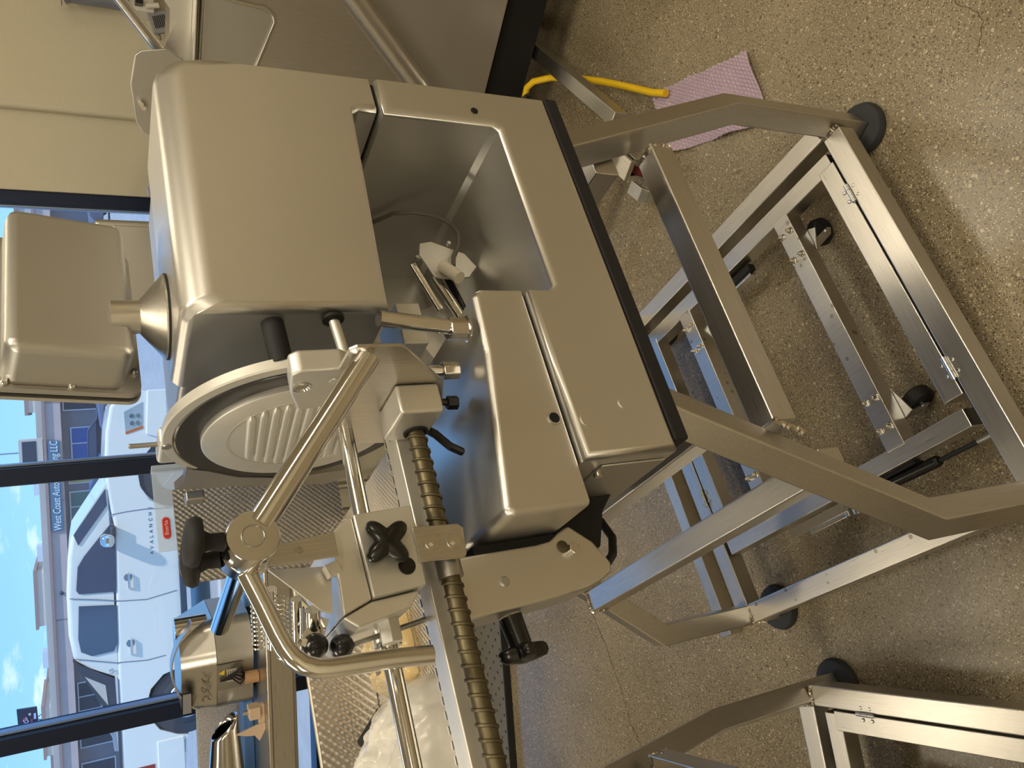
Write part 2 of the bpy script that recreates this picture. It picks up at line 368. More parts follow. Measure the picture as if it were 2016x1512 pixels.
def caster(par, x, y, ang, brake=False):
    c = MB().box(-.035, .035, -.028, .028, .0745, .079); F = Matrix.Translation((x, y, 0)) @ Matrix.Rotation(R(ang), 4, 'Z')
    def put(mbx, nm, m_, **k):
        mbx.v = [tuple(F @ Vector(p)) for p in mbx.v]; return mbx.build(nm, M[m_], k.pop('par', par), **k)
    top = put(c, 'caster', 'zinc', bevel=.001, seg=1)
    q = MB().cyl((0,0,.066), (0,0,.075), .021, n=20); put(q, 'swivel', 'zinc', par=top)
    q = MB(); q.prism([(-.012,.068),(.014,.068),(.040,.030),(.040,.018),(.026,.018)], 'y', -.019, -.016); q.prism([(-.012,.068),(.014,.068),(.040,.030),(.040,.018),(.026,.018)], 'y', .016, .019); q.box(-.012,.014,-.019,.019,.064,.068)
    put(q, 'fork', 'zinc', par=top)
    q = MB().lathe([(.012,-.013),(.027,-.013),(.031,-.008),(.031,.008),(.027,.013),(.012,.013)], (.033,0,.031), (0,1,0), 24); put(q, 'wheel', 'black_rubber', par=top)
    q = MB().cyl((.033,-.021,.031), (.033,.021,.031), .006, n=10); put(q, 'axle', 'zinc', par=top)
def hinge(par, x, y, along):
    d = Vector(along).normalized(); s = Vector((-d.y, d.x, 0)); o = Vector((x, y, ZT+.003))
    h = MB().cyl(o-d*.021, o-d*.0075, .0048, n=12); h.cyl(o-d*.0068, o+d*.0068, .0048, n=12); h.cyl(o+d*.0075, o+d*.021, .0048, n=12); h.cyl(o-d*.023, o+d*.023, .0022, n=8)
    hg = h.build('hinge', M['zinc'], par)
    for a in (-1, 1):
        for b in (-1, 1):
            c = o + d*(.011*a) + s*(.012*b) - Vector((0,0,.003))
            MB().lathe([(.0036,0),(.0036,.0008),(.0022,.0022)], c, (0,0,1), 12).build('rivet', M['zinc'], hg)
def acorn(mbs, x, y, z0, par):
    MB().lathe([(.0075,0),(.0075,.001),(.0055,.001),(.0055,.006),(.0048,.007),(.0040,.0115),(.0018,.0145)], (x, y, z0), (0,0,1), 12).build('acorn_nut', M['chrome'], par)
def make_stand():
    s = thing('slicer_stand', 'brushed stainless tube stand with fold-down caster frame carrying the big slicer', 'stand', (0, 0.02, 0))
    yf, yb, xo = -.3675, .4075, .4025
    # lower frame tubes
    MB().box(-.39, .385, yf-T/2, yf+T/2, ZT-T, ZT).build('lower_tube', M['brushed_x'], s, bevel=.003)
    MB().box(-.39, .385, yb-T/2, yb+T/2, ZT-T, ZT).build('lower_tube', M['brushed_x'], s, bevel=.003)
    MB().box(xo-T/2+.008, xo+T/2+.008, yf+T/2, yb-T/2, ZT-T, ZT).build('lower_tube', M['brushed_y'], s, bevel=.003)
    MB().box(-xo-T/2, -xo+T/2, yf+T/2, yb-T/2, ZT-T, ZT).build('lower_tube', M['spotted'], s, bevel=.003)
    # legs: upright, then leaning in
    def leg(x, y, bx, bz, tx, tz, tw):
        return MB().sweep([(x,y,.028),(bx,y,bz),(tx,y,tz)], rsec(T, T, tw)).build('leg', M['brushed_z'], s, bevel=.003)
    leg(.413, yf, .413, .385, .245, .832, 22)
    leg(-.413, yf, -.413, .405, -.19, .832, 24)
    leg(-.400, yb, -.400, .372, -.06, .752, -14)
    leg(.413, yb, .413, .385, .215, .832, 0)
    for (x, y) in ((.413, yf), (-.413, yf), (-.400, yb), (.413, yb)):
        MB().lathe([(.053,0),(.055,.008),(.051,.020),(.022,.026),(.012,.028),(.010,.036)], (x*1.0, y, 0), (0,0,1), 28).build('foot', M['foot_rubber'], s)
        MB().cyl((x, y, .02), (x, y, .06), .008, n=12).build('foot_spindle', M['zinc'], s)
    # shelf rails between the leaning legs
    MB().box(-.245, .268, -.3925, -.3475, .602, .647).build('shelf_rail', M['brushed_x'], s, bevel=.003)
    MB().box(-.322, -.277, yf+T/2-.004, yb-T/2+.004, .494, .539).build('shelf_rail', M['brushed_y'], s, bevel=.003)
    MB().box(-.243, -.198, yf+T/2-.004, yb-T/2+.02, .695, .740).build('top_rail', M['brushed_y'], s, bevel=.003)
    MB().box(.235, .28, yf+T/2-.004, yb-T/2+.004, .695, .740).build('top_rail', M['brushed_y'], s, bevel=.003)
    MB().box(-.16, .2, yb-.07, yb-.03, .70, .745).build('top_rail', M['brushed_x'], s, bevel=.003)
    MB().box(-.22, .27, -.375, .36, .8325, .8365).build('top_plate', M['grey_steel'], s)
    # weld beads
    bead((.268,-.391,.604), (.268,-.391,.646), seed=1).build('weld_bead', M['weld'], s)
    bead((.262,-.391,.648), (.262,-.348,.648), seed=2).build('weld_bead', M['weld'], s)
    bead((-.243,-.393,.648), (-.268,-.395,.602), .004, seed=3).build('weld_bead', M['weld'], s)
    bead((-.322,.387,.540), (-.278,.387,.540), seed=4).build('weld_bead', M['weld'], s)
    bead((-.323,.387,.495), (-.323,.387,.540), seed=5).build('weld_bead', M['weld'], s)
    bead((.387,-.389,ZT+.001), (.387,-.346,ZT+.001), .004, seed=6).build('weld_bead', M['weld'], s)
    bead((-.425,.386,ZT), (-.381,.386,ZT), seed=7).build('weld_bead', M['weld'], s)
    bead((-.426,.386,ZT-.04), (-.426,.386,ZT), seed=8).build('weld_bead', M['weld'], s)
    bead((.395,-.344,ZT), (.43,-.344,ZT), seed=9).build('weld_bead', M['weld'], s)
    # fold-down caster frame
    g = .004; W2 = .043
    MB().box(-.205, .335, -.345+g, -.345+g+W2-.002, ZT-.04, ZT-.001).build('fold_bar', M['brushed_x'], s, bevel=.002)
    MB().box(-.215, .335, .385-g-W2, .385-g, ZT-.04, ZT-.001).build('fold_bar', M['brushed_x'], s, bevel=.002)
    MB().box(.322, .362, -.335, .375, ZT-.045, ZT-.003).build('fold_bar', M['brushed_y'], s, bevel=.002)
    MB().box(-.262, -.226, -.325, .375, ZT-.045, ZT-.003).build('fold_bar', M['brushed_y'], s, bevel=.002)
    MB().box(.324, .360, -.3352, -.3345, ZT-.043, ZT-.005).build('end_cap', M['black_plastic'], s)
    MB().box(-.260, -.228, -.3265, -.3255, ZT-.043, ZT-.005).build('end_cap', M['black_plastic'], s)
    for y in (-.168, .208):
        MB().box(-.232, .328, y-.022, y+.022, ZT-.042, ZT-.002).build('caster_bar', M['spotted'], s, bevel=.002)
        for cx, ang in ((.255, -25 if y < 0 else 150), (-.157, -70 if y < 0 else 120)):
            for a in (-1, 1):
                for b in (-1, 1): acorn(None, cx+.031*a, y+.0125*b, ZT-.002, s)
            caster(s, cx, y, ang)
    for x in (.249, -.154): hinge(s, x, -.343, (1,0,0))
    for x in (.249, -.109): hinge(s, x, .387, (1,0,0))
    # gas spring, its pins and the latch
    gs = MB().cyl((-.276,-.03,.085), (-.281,-.21,.085), .0115, n=16); gs.lathe([(.0115,0),(.009,.006)], (-.281,-.21,.085), (-.02,-1,0), 16)
    go = gs.build('gas_spring', M['black_plastic'], s)
    MB().cyl((-.281,-.2,.085), (-.283,-.305,.085), .0045, n=12).build('piston_rod', M['black_rubber'], go)
    MB().cyl((-.283,-.30,.085), (-.283,-.335,.085), .0055, n=12).build('rod_end', M['zinc'], go)
    MB().box(-.305, -.272, -.345, -.327, .078, .084).build('bracket', M['zinc'], go)
    MB().cyl((-.312,-.335,.085), (-.29,-.335,.085), .005, n=10).build('pin', M['zinc'], go)
    MB().cyl((-.30,.025,.092), (-.262,.025,.092), .0065, n=12).build('pivot_bolt', M['zinc'], s)
    MB().cyl((-.302,.002,.090), (-.27,.002,.090), .009, n=12).build('pivot_bolt', M['zinc'], s)
    MB().box(-.29, -.268, .02, .19, .094, .099).build('latch_strip', M['polished'], s, bevel=.001)
    MB().box(-.30, -.291, .025, .135, .088, .098).build('latch_strip', M['polished'], s, bevel=.001)
    MB().box(-.268, -.262, -.175, -.08, .07, .098).build('latch_handle', M['black_rubber'], s, bevel=.002)
    MB().box(.30, .318, -.02, .07, .075, .098).build('latch_handle', M['black_rubber'], s, bevel=.003)
    MB().box(.293, .300, -.01, .05, .07, .090).build('latch_strip', M['zinc'], s, bevel=.001)
    return s
stand = make_stand()
st2 = copy_tree(stand)
st2.matrix_basis = Matrix.Translation((-1.046, .022, 0)) @ Matrix.Rotation(R(74), 4, 'Z') @ Matrix.Translation((0, 0.02, 0))
tag(st2, 'second stainless tube stand cut off by the picture edge, nearer the window side', 'stand')
# ------------------------------------------------------------------ the slicer
S = thing('meat_slicer', 'large satin aluminium automatic meat slicer with round blade on the tube stand', 'slicer', (0, -.2, .8365))
def P(mbx, nm, m_, par=None, **k): return mbx.build(nm, M[m_], par or S, **k)
# base with right column
base = [(-0.2858,0.86),(0.2973,0.86),(0.2944,1.1247),(0.2307,1.1247),(0.2307,0.9639),(0.2228,0.9561),(-0.0427,0.9561),(-0.0506,0.9639),(-0.0506,0.9943),(-0.2858,0.9943)]
def wb(a, b):
    if abs(a.y+.430) < 1e-4 and abs(b.y+.430) < 1e-4: return .009
    if abs(a.x-b.x) < 1e-4 and abs(a.z-b.z) < 1e-4 and a.x > .3: return .006
    return 0.0
bs = P(MB().prism(base, 'y', -.430, -.06), 'base_housing', 'satin_body', weight=wb, seg=3)
P(MB().box(-.274, .300, -.4285, -.056, .8368, .8602), 'base_gasket', 'black_rubber', bevel=.004)
for (x, z, r) in ((0.2513, 0.9884, .006), (-0.2201, 0.9169, .0075), (-0.2378, 0.9767, .0085)):
    ring = MB().lathe([(r*.86,0),(r*.86,.0012),(r,.0012),(r,0)], (x, -.430, z), (0,-1,0), 20)
    if x > 0:
        P(MB().cyl((x,-.4302,z), (x,-.4310,z), r*.9, n=20), 'screw_hole', 'dark_gap', bs)
    else:
        P(MB().cyl((x,-.4300,z), (x,-.4312,z), r, n=24), 'plug', 'satin_body', bs)
# side cover on the left end of the base
P(MB().box(-0.2893, -0.2858, -.405, -.09, .866, .960), 'side_cover', 'satin_dark', bs, bevel=.002)
P(MB().cyl((-0.2938,-.385,.955), (-0.2893,-.385,.955), .006, n=14), 'cover_screw', 'polished', bs)
# tower (motor cover)
def arc(cx, cz, r, a0, a1, n): return [(cx+r*math.cos(R(a0+(a1-a0)*i/n)), cz+r*math.sin(R(a0+(a1-a0)*i/n))) for i in range(n+1)]
tw = [(-.075,1.180),(.238,1.163),(.247,1.152),(.247,1.1277),(.303,1.1277)] + arc(.263,1.366,.036,8,90,7) + [(-.066,1.402),(-.075,1.393)]
def wt(a, b):
    f = abs(a.y+.42) < 1e-4 and abs(b.y+.42) < 1e-4
    if f and min(a.z,b.z) > 1.33 and max(a.x,b.x) > -.07: return .008+.026*max(0,min(1,((a.z+b.z)/2-1.345)/.055))
    if f and a.x < -.07 and b.x < -.07: return .012
    if f: return .008 if min(a.x,b.x) > .3 else .006
    if abs(a.x-b.x) < 1e-4 and abs(a.z-b.z) < 1e-4 and a.z > 1.37 and a.x < 0: return .004
    return 0.0
to = P(MB().prism(tw, 'y', -.42, -.255), 'tower_cover', 'satin_body', weight=wt, seg=6)
P(MB().box(.2475, .297, -.412, -.07, 1.1244, 1.128), 'seam_strip', 'dark_gap')
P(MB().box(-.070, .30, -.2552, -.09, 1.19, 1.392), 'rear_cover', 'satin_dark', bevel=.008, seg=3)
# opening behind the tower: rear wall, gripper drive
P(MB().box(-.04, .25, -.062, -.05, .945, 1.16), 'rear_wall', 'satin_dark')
o = P(MB().prism([(-.002,0),(.03,.028),(.052,.030),(.062,.014),(.060,-.040),(.042,-.062),(.018,-.052),(.006,-.03)], 'y', 0, .004), 'gripper_plate', 'cast_alu', bevel=.001)
o.matrix_basis = Matrix.Translation((.088,-.262,1.03)) @ Matrix.Rotation(R(20), 4, 'Y')
for (dx, dz) in ((.118,1.052),(.146,.995),(.104,1.012),(.100,1.002)):
    P(MB().lathe([(.0045,0),(.0045,.002),(.003,.0045)], (dx,-.263,dz), (0,-1,0), 12), 'bolt', 'polished', o).matrix_parent_inverse = (o.matrix_basis).inverted()
P(MB().cyl((.102,-.268,1.017), (.068,-.285,1.005), .0095, n=18), 'sensor', 'white_nylon')
P(MB().cyl((.115,-.250,1.055), (.035,-.250,1.030), .006, n=14), 'guide_rod', 'chrome')
P(MB().cyl((.10,-.240,1.020), (.00,-.240,.985), .008, n=14), 'guide_rod', 'polished')
P(MB().cyl((.13,-.225,.995), (-.02,-.225,.965), .006, n=14), 'guide_rod', 'black_plastic')
P(MB().obox((.035,-.20,1.01), (.035,0,.018), (0,.003,0), (-.018,0,.045)), 'slide_plate', 'cast_alu')
P(MB().tube([(.222,-.20,1.10),(.222,-.215,1.085),(.220,-.24,1.060),(.213,-.253,1.035),(.203,-.262,1.012),(.190,-.268,.994),(.175,-.272,.983),(.158,-.274,.979),(.135,-.275,.985),(.112,-.277,1.000),(.095,-.278,1.005)], .0035, 8), 'sensor_cable', 'grey_cable')
P(MB().box(-.05, .015, -.30, -.22, 1.085, 1.12), 'cable_box', 'cast_alu', bevel=.003)
# lower carriage housing on the left
KH = 1.021
lh = [(-.055,.988),(-.055,1.068),(-.062,1.076),(-.14,1.081),(-.333,1.113),(-.341,1.105),(-.341,1.000),(-.330,.988)]
lh = [(-.5687+(x+.5687)*KH, 1.5+(z-1.5)*KH) for x, z in lh]; lh = [(x, max(z, 0.9973)) for x, z in lh]
def wl(a, b):
    f = abs(a.y+.415) < 1e-4 and abs(b.y+.415) < 1e-4
    if f and min(a.z,b.z) > 1.05: return .018
    if f and max(a.x,b.x) < -.330: return .016
    if f: return .005
    if abs(a.x-b.x) < 1e-4 and abs(a.z-b.z) < 1e-4: return .012 if a.x < -.3 else .006
    return 0.0
ho = P(MB().prism(lh, 'y', -.415, -.10), 'carriage_housing', 'satin_body', weight=wl, seg=5)
P(MB().cyl((-.226,-.4152,1.010), (-.226,-.4162,1.010), .0085, n=24), 'screw_hole', 'dark_gap', ho)
P(MB().lathe([(.0085,0),(.0085,.0016),(.0068,.0016),(.0068,0)], (-.226,-.415,1.010), (0,-1,0), 24), 'hole_rim', 'satin_body', ho)
P(MB().box(-.276, -.045, -.410, -.12, 0.994, 0.9978), 'seam_strip', 'dark_gap')
# sheet cover with fluted lip on top of the housing, rods standing in hex nuts
def hexnut(c, r, h, par=None): 
    return P(MB().cyl(c, (c[0],c[1],c[2]+h), r, n=6), 'hex_nut', 'polished', par, bevel=.0015)
r1 = P(MB().cyl((-.092,-.400,1.082), (-.085,-.415,1.195), .0095, n=18), 'support_rod', 'chrome')
P(MB().cyl((-.092,-.400,1.080), (-.0918,-.4005,1.106), .0145, n=8), 'hex_nut', 'polished', r1, bevel=.0015)
P(MB().lathe([(.0165,0),(.0165,.002),(.0135,.004)], (-.092,-.400,1.0805), (0,0,1), 20), 'washer', 'polished', r1)
r2 = P(MB().cyl((-.122,-.352,1.085), (-.115,-.345,1.14), .007, n=18), 'support_rod', 'chrome')
P(MB().cyl((-.122,-.352,1.083), (-.1215,-.3515,1.104), .012, n=8), 'hex_nut', 'polished', r2, bevel=.0015)
r3 = P(MB().cyl((-.158,-.335,1.088), (-.152,-.330,1.115), .0045, n=12), 'cable_gland', 'black_plastic')
P(MB().cyl((-.158,-.335,1.086), (-.157,-.3345,1.100), .009, n=6), 'gland_nut', 'black_plastic', r3, bevel=.001)
P(MB().tube([(-.152,-.33,1.113),(-.147,-.32,1.125),(-.14,-.30,1.128),(-.135,-.27,1.13)], .004, 8), 'cable', 'grey_cable')
P(MB().tube([(-.19,-.34,1.142),(-.205,-.35,1.132),(-.222,-.35,1.118),(-.226,-.34,1.10)], .005, 8), 'cable', 'black_cable')
# left arm plate with bolts and star knob
ap = [(-.349,1.155),(-.349,1.035),(-.347,1.016),(-.338,1.000),(-.332,.985),(-.356,.958),(-.385,.942),(-.396,.945),(-.404,.962),(-.410,.985),(-.414,1.03),(-.420,1.155)]
ar = P(MB().prism(ap, 'y', -.335, -.275), 'arm_plate', 'satin_body', bevel=.004, seg=3)
P(MB().box(-.350, -.340, -.333, -.28, 1.005, 1.115), 'slot', 'dark_gap')
P(MB().lathe([(.0062,0),(.0062,.001),(.0045,.0025)], (-.3855,-.335,1.088), (0,-1,0), 18), 'rivet', 'satin_dark', ar)
P(MB().lathe([(.0075,0),(.0075,.001),(.006,.002)], (-.357,-.335,1.002), (0,-1,0), 18), 'rivet', 'screw_brass', ar)
P(MB().cyl((-.363,-.335,.992), (-.363,-.346,.992), .0075, n=6), 'hex_bolt', 'polished', ar, bevel=.001)
def starknob(o, ax, side, k=1.0, par=None, stem=.022, arms=4, R0=.024):
    o, d, a = Vector(o), Vector(ax).normalized(), Vector(side).normalized(); b = d.cross(a); n = 12*arms
    prof = [( .55,0),( .90,.10),(1.0,.25),(1.0,.60),(.86,.85),(.3,1.0)]
    V = []; Fc = []
    for (rr, hh) in prof:
        for i in range(n):
            t = 2*math.pi*i/n; lob = .50+.50*abs(math.cos(arms*t/2))**1.7
            r = R0*k*rr*lob; V.append(o + d*(stem*k + hh*.013*k) + (a*math.cos(t)+b*math.sin(t))*r)
    m = len(prof)
    for q in range(m-1):
        for i in range(n): Fc.append((q*n+i, q*n+(i+1)%n, (q+1)*n+(i+1)%n, (q+1)*n+i))
    Fc += [tuple(range(n-1,-1,-1)), tuple(range((m-1)*n, m*n))]
    mb = MB().add(V, Fc); mb.cyl(o, o+d*(stem+.002)*k, .0095*k, .0085*k, n=18)
    return P(mb, 'star_knob', 'black_plastic', par, angle=50)
kn = starknob((-.4185,-.30,1.075), (-1,-.05,-.10), (0,.2,1), 1.5, None, .022, 4, .0195)
P(MB().cyl((-.416,-.30,1.0755), (-.421,-.30,1.075), .013, n=6), 'lock_nut', 'polished', kn)
# black bracket and cables under the housing
P(MB().prism([(-.285,.88),(-.285,.985),(-.335,.985),(-.365,.955),(-.355,.925),(-.31,.905)], 'y', -.30, -.26), 'under_bracket', 'black_rubber', bevel=.003)
P(MB().tube([(-.31,-.28,.95),(-.345,-.285,.945),(-.365,-.28,.925),(-.37,-.26,.90),(-.355,-.245,.875),(-.33,-.235,.86),(-.30,-.22,.86)], .006, 10), 'cable', 'black_cable')
# ------------------------------------------------------------------ blade
BX, BY, BZ = -.14, -.252, 1.2595
ax = (-1,0,0)
gv = []; gf = []; gp_ = [(.150,-.018),(.1570,-.015),(.1580,-.004),(.1565,-.002),(.1470,-.001),(.1445,-.004),(.1440,-.012),(.146,-.016)]; gn = 80
for i in range(gn+1):
    t = R(38 + (282-38)*i/gn)
    for (r, h) in gp_: gv.append((BX-h, BY+r*math.cos(t), BZ+r*math.sin(t)))
gk = len(gp_)
for i in range(gn):
    for j in range(gk): gf.append((i*gk+j, i*gk+(j+1)%gk, (i+1)*gk+(j+1)%gk, (i+1)*gk+j))
gf += [tuple(range(gk)), tuple(range(gn*gk+gk-1, gn*gk-1, -1))]
bg_ = P(MB().add(gv, gf), 'blade_guard', 'cast_alu')
P(MB().cyl((BX-.0003,BY+.022,BZ+.1515), (BX+.0014,BY+.022,BZ+.1515), .0055, n=18), 'guard_screw', 'grey_steel', bg_)
P(MB().prism([(-.125,1.385),(-.165,1.385),(-.150,1.357),(-.122,1.318),(-.108,1.27),(-.107,1.22),(-.112,1.17),(-.085,1.16),(-.066,1.191),(-.092,1.32),(-.100,1.394)], 'x', BX-.001, BX+.010), 'guard_plate', 'grey_steel')
bl = P(MB().lathe([(.03,-.006),(.140,-.004),(.1434,-.0012),(.1430,-.0004),(.132,-.0012),(.124,-.0022),(.116,-.0022),(.02,-.0022)], (BX,BY,BZ), ax, 96), 'blade', 'blade_steel')
cv = P(MB().lathe([(.1165,-.008),(.1165,.0045),(.1145,.006),(.02,.006),(.001,.006)], (BX,BY,BZ), ax, 96), 'blade_cover', 'cast_alu')
# raised fluting on the cover
for i in range(13):
    dz = .062 - i*.0125
    half = math.sqrt(max(.086**2 - dz**2, 0))
    if half < .02: continue
    c = Vector((BX-.0058, BY, BZ+dz))
    p0 = c + Vector((0, -half*.98, .006)); p1 = c + Vector((0, half*.98, -.006))
    if i > 9: p0 = c + Vector((0, -half*.3, .002))
    mb = MB().tube([p0 + (p1-p0)*t for t in (0, .03, .08, .92, .97, 1)], [.0015,.0042,.0052,.0052,.0042,.0015], 12)
    P(mb, 'flute', 'cast_alu', cv)
P(MB().lathe([(.089,.0058),(.089,.0066),(.086,.0066),(.086,.0058)], (BX,BY,BZ), ax, 72), 'cover_rim', 'cast_alu', cv)
# clamp shoe over the ring, black post, pin, guard ears
sh = [(-.150,.045),(-.190,.052),(-.198,.044),(-.199,-.002),(-.190,-.012),(-.150,-.018),(-.118,-.010),(-.110,.030)]
cs = P(MB().prism([(BY+a, BZ+b) for a, b in sh], 'x', BX-.030, BX-.004), 'clamp_shoe', 'cast_alu', bevel=.004, seg=3)
P(MB().lathe([(.0095,0),(.0095,.001),(.0075,.0016),(.005,-.001)], (BX-.0302,BY-.165,BZ+.036), ax, 20), 'shoe_screw', 'polished', cs)
P(MB().lathe([(.0058,0),(.0055,.0008)], (BX-.0302,BY-.175,BZ+.004), ax, 20), 'shoe_pin', 'alu_light', cs)
P(MB().cyl((-.074,-.392,1.308), (-.128,-.392,1.305), .0125, n=20), 'guard_post', 'black_rubber')
pn = P(MB().cyl((-.074,-.402,1.243), (-.14,-.405,1.238), .006, n=14), 'guide_pin', 'cast_alu')
P(MB().lathe([(.0125,0),(.0125,.004),(.008,.006)], (-.0752,-.402,1.243), (-1,0,0), 20), 'pin_bushing', 'black_rubber', pn)
P(MB().obox((-.125,-.205,1.405), (.012,0,0), (0,.03,0), (0,0,.014)), 'guard_ear', 'cast_alu', bevel=.006, seg=3)
P(MB().obox((-.143,-.072,1.368), (.007,0,0), (0,.010,0), (0,0,.012)), 'catch', 'grey_steel', bevel=.003)
rd = []
for i in range(41):
    rd.append((-.128, -.215, 1.40 + .05*i/40))
P(MB().tube(rd, [.0034 if i % 2 else .0026 for i in range(41)], 8), 'threaded_rod', 'grey_steel', angle=80)
# ------------------------------------------------------------------ display on its cone
cn_ = P(MB().lathe([(.050,0),(.050,.003),(.047,.005),(.022,.026),(.0195,.028),(.0195,.058)], (.002,-.288,1.4035), (0,0,1), 40), 'display_cone', 'brushed_z')
P(MB().lathe([(.051,0),(.051,.004)], (.002,-.288,1.4005), (0,0,1), 40), 'cone_gasket', 'black_rubber', cn_)
DX = axes((.048,-.255,1.510), Vector((.985,.17,0)), Vector((-.168,.97,.17)), Vector((.03,-.17,.985)))   # display axes: x width, y away from us
db = MB().box(-.112, .106, -.040, .022, -.066, .060)
def wd(a, b):
    if abs(a.y-b.y) > .02: return .016
    if a.y < 0: return .012
    return 0.0
d1 = db.build('display_box', M['satin_dark'], weight=wd, seg=5); d1.matrix_basis = DX; attach(d1, S)
d2 = MB().box(-.118, .118, .0225, .030, -.083, .083).build('display_plate', M['satin_dark'], weight=lambda a, b: .014 if abs(a.y-b.y) > .005 else .0, seg=5); d2.matrix_basis = DX; attach(d2, S)
d3 = MB().box(-.114, .114, .0305, .034, -.079, .079).build('display_gasket', M['black_rubber'], weight=lambda a, b: .013 if abs(a.y-b.y) > .003 else .0, seg=5); d3.matrix_basis = DX; attach(d3, S)
d4 = MB().box(-.120, .120, .0345, .040, -.085, .085).build('display_front', M['satin_body'], weight=lambda a, b: .016 if abs(a.y-b.y) > .004 else .0, seg=5); d4.matrix_basis = DX; attach(d4, S)
for (x, z) in ((.02,-.076),(-.085,-.076),(-.111,-.01),(-.111,.055),(.09,-.076)):
    c = MB().lathe([(.0042,0),(.0042,.003),(.0028,.006)], (x,.0225,z), (0,-1,0), 12).build('plate_screw', M['polished']); c.matrix_basis = DX; attach(c, S)
# ------------------------------------------------------------------ dimpled product tray (carriage)
def dimples(o, u, v, lu, lv, pitch, h, res=5, up=None, clip=None):
    """sheet with a diamond grid of raised dimples; o corner, u/v unit vectors, lu/lv sizes"""
    o, u, v = Vector(o), Vector(u).normalized(), Vector(v).normalized(); n = u.cross(v) if up is None else Vector(up)
    s = pitch/res; nu, nv = int(lu/s), int(lv/s)
    U, V = np.meshgrid(np.linspace(0, lu, nu+1), np.linspace(0, lv, nv+1), indexing='ij')
    hh = np.zeros_like(U)
    for k in (0, 1):
        a = ((U/pitch + .5*k) % 1.0) - .5; b = ((V/pitch + .5*k) % 1.0) - .5
        hh = np.maximum(hh, np.clip(1 - (a*a+b*b)/.115, 0, 1)**.8)
    P3 = np.array(o)[None,None,:] + U[...,None]*np.array(u) + V[...,None]*np.array(v) + (hh*h)[...,None]*np.array(n)
    idx = np.arange((nu+1)*(nv+1)).reshape(nu+1, nv+1)
    F = np.stack([idx[:-1,:-1], idx[1:,:-1], idx[1:,1:], idx[:-1,1:]], -1)
    if clip is not None:
        c = clip((U[:-1,:-1]+U[1:,1:])/2, (V[:-1,:-1]+V[1:,1:])/2); F = F[c]
    else: F = F.reshape(-1, 4)
    mb = MB(); mb.v = [tuple(p) for p in P3.reshape(-1,3)]; mb.f = [tuple(int(i) for i in f) for f in F]
    return mb
def clear_loose(o):
    bm = bmesh.new(); bm.from_mesh(o.data); bmesh.ops.delete(bm, geom=[v for v in bm.verts if not v.link_faces], context='VERTS'); bm.to_mesh(o.data); bm.free()
TY = .08
# high plate near the blade: x -0.215 .. -0.07, z up to 1.38, rounded free corner
def clip_hi(U, V):
    r = .02; cu, cv = r, .252 - r
    return ~((U < cu) & (V > cv) & ((U-cu)**2 + (V-cv)**2 > r*r))
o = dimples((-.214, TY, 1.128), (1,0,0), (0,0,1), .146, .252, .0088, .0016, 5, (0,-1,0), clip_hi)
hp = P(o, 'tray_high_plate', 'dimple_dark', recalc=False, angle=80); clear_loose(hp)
P(MB().prism([(-.214,1.128),(-.068,1.128),(-.068,1.380)] + arc(-.194,1.360,.020,90,180,6), 'y', TY+.0005, TY+.003), 'plate_backing', 'grey_steel', hp)
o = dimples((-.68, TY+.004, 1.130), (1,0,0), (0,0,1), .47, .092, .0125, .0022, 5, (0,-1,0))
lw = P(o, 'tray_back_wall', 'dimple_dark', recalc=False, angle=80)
P(MB().box(-.68, -.205, TY+.0045, TY+.007, 1.13, 1.224), 'wall_backing', 'grey_steel', lw)
P(MB().tube([(-.68,TY+.0055,1.2235),(-.21,TY+.0055,1.2235)], .003, 8), 'wall_rolled_edge', 'dimple_light', lw)
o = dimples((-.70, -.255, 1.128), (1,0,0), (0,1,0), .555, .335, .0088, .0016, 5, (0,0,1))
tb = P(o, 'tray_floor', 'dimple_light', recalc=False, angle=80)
P(MB().box(-.70, -.146, -.2555, TY+.004, 1.124, 1.1275), 'floor_backing', 'grey_steel', tb)
# ------------------------------------------------------------------ feed rail, guide rod, screw
P(MB().box(-.86, -.1695, -.335, -.300, 1.142, 1.176), 'feed_rail', 'alu_light', bevel=.002)
for x in (-.180, -.192): P(MB().cyl((x,-.318,1.1762), (x,-.318,1.1768), .003, n=14), 'rail_screw', 'grey_steel')
P(MB().box(-.86, -.1695, -.299, -.262, 1.135, 1.160), 'belt_channel', 'black_rubber', bevel=.002)
be = MB(); x = -.175
while x > -.86:
    be.box(x-.0045, x+.0045, -.262, -.2585, 1.150, 1.1625); x -= .0155
P(be, 'toothed_belt', 'alu_light')
P(MB().cyl((-.166,-.30,1.222), (-.86,-.30,1.222), .0095, n=24), 'guide_rod', 'polished')
SY, SZ = -.362, 1.161
sc = P(MB().cyl((-.200,SY,SZ), (-.88,SY,SZ), .0098, n=24), 'feed_screw', 'screw_brass')
hx = []; x = -.208; k = 0
while x > -.88:
    t = k*2*math.pi/14; hx.append((x, SY + .0102*math.cos(t), SZ + .0102*math.sin(t))); x -= .0142/14; k += 1
P(MB().tube(hx, .0019, 6), 'screw_thread', 'screw_brass', sc, angle=80)
P(MB().box(-.205, -.1695, -.412, -.340, 1.142, 1.193), 'bearing_block', 'alu_light', bevel=.004, seg=3)
P(MB().lathe([(.0145,0),(.0145,.002),(.0110,.002),(.0110,0)], (-.2055,SY,SZ), (-1,0,0), 24), 'bearing_seal', 'black_rubber')
pl = [(-.486,1.262),(-.492,1.255),(-.492,1.210),(-.486,1.202),(-.412,1.135),(-.36,1.118),(-.29,1.118),(-.255,1.15),(-.262,1.205),(-.313,1.243),(-.434,1.264)]
P(MB().prism(pl, 'x', -.169, -.165), 'rail_end_plate', 'brushed_z', bevel=.001)
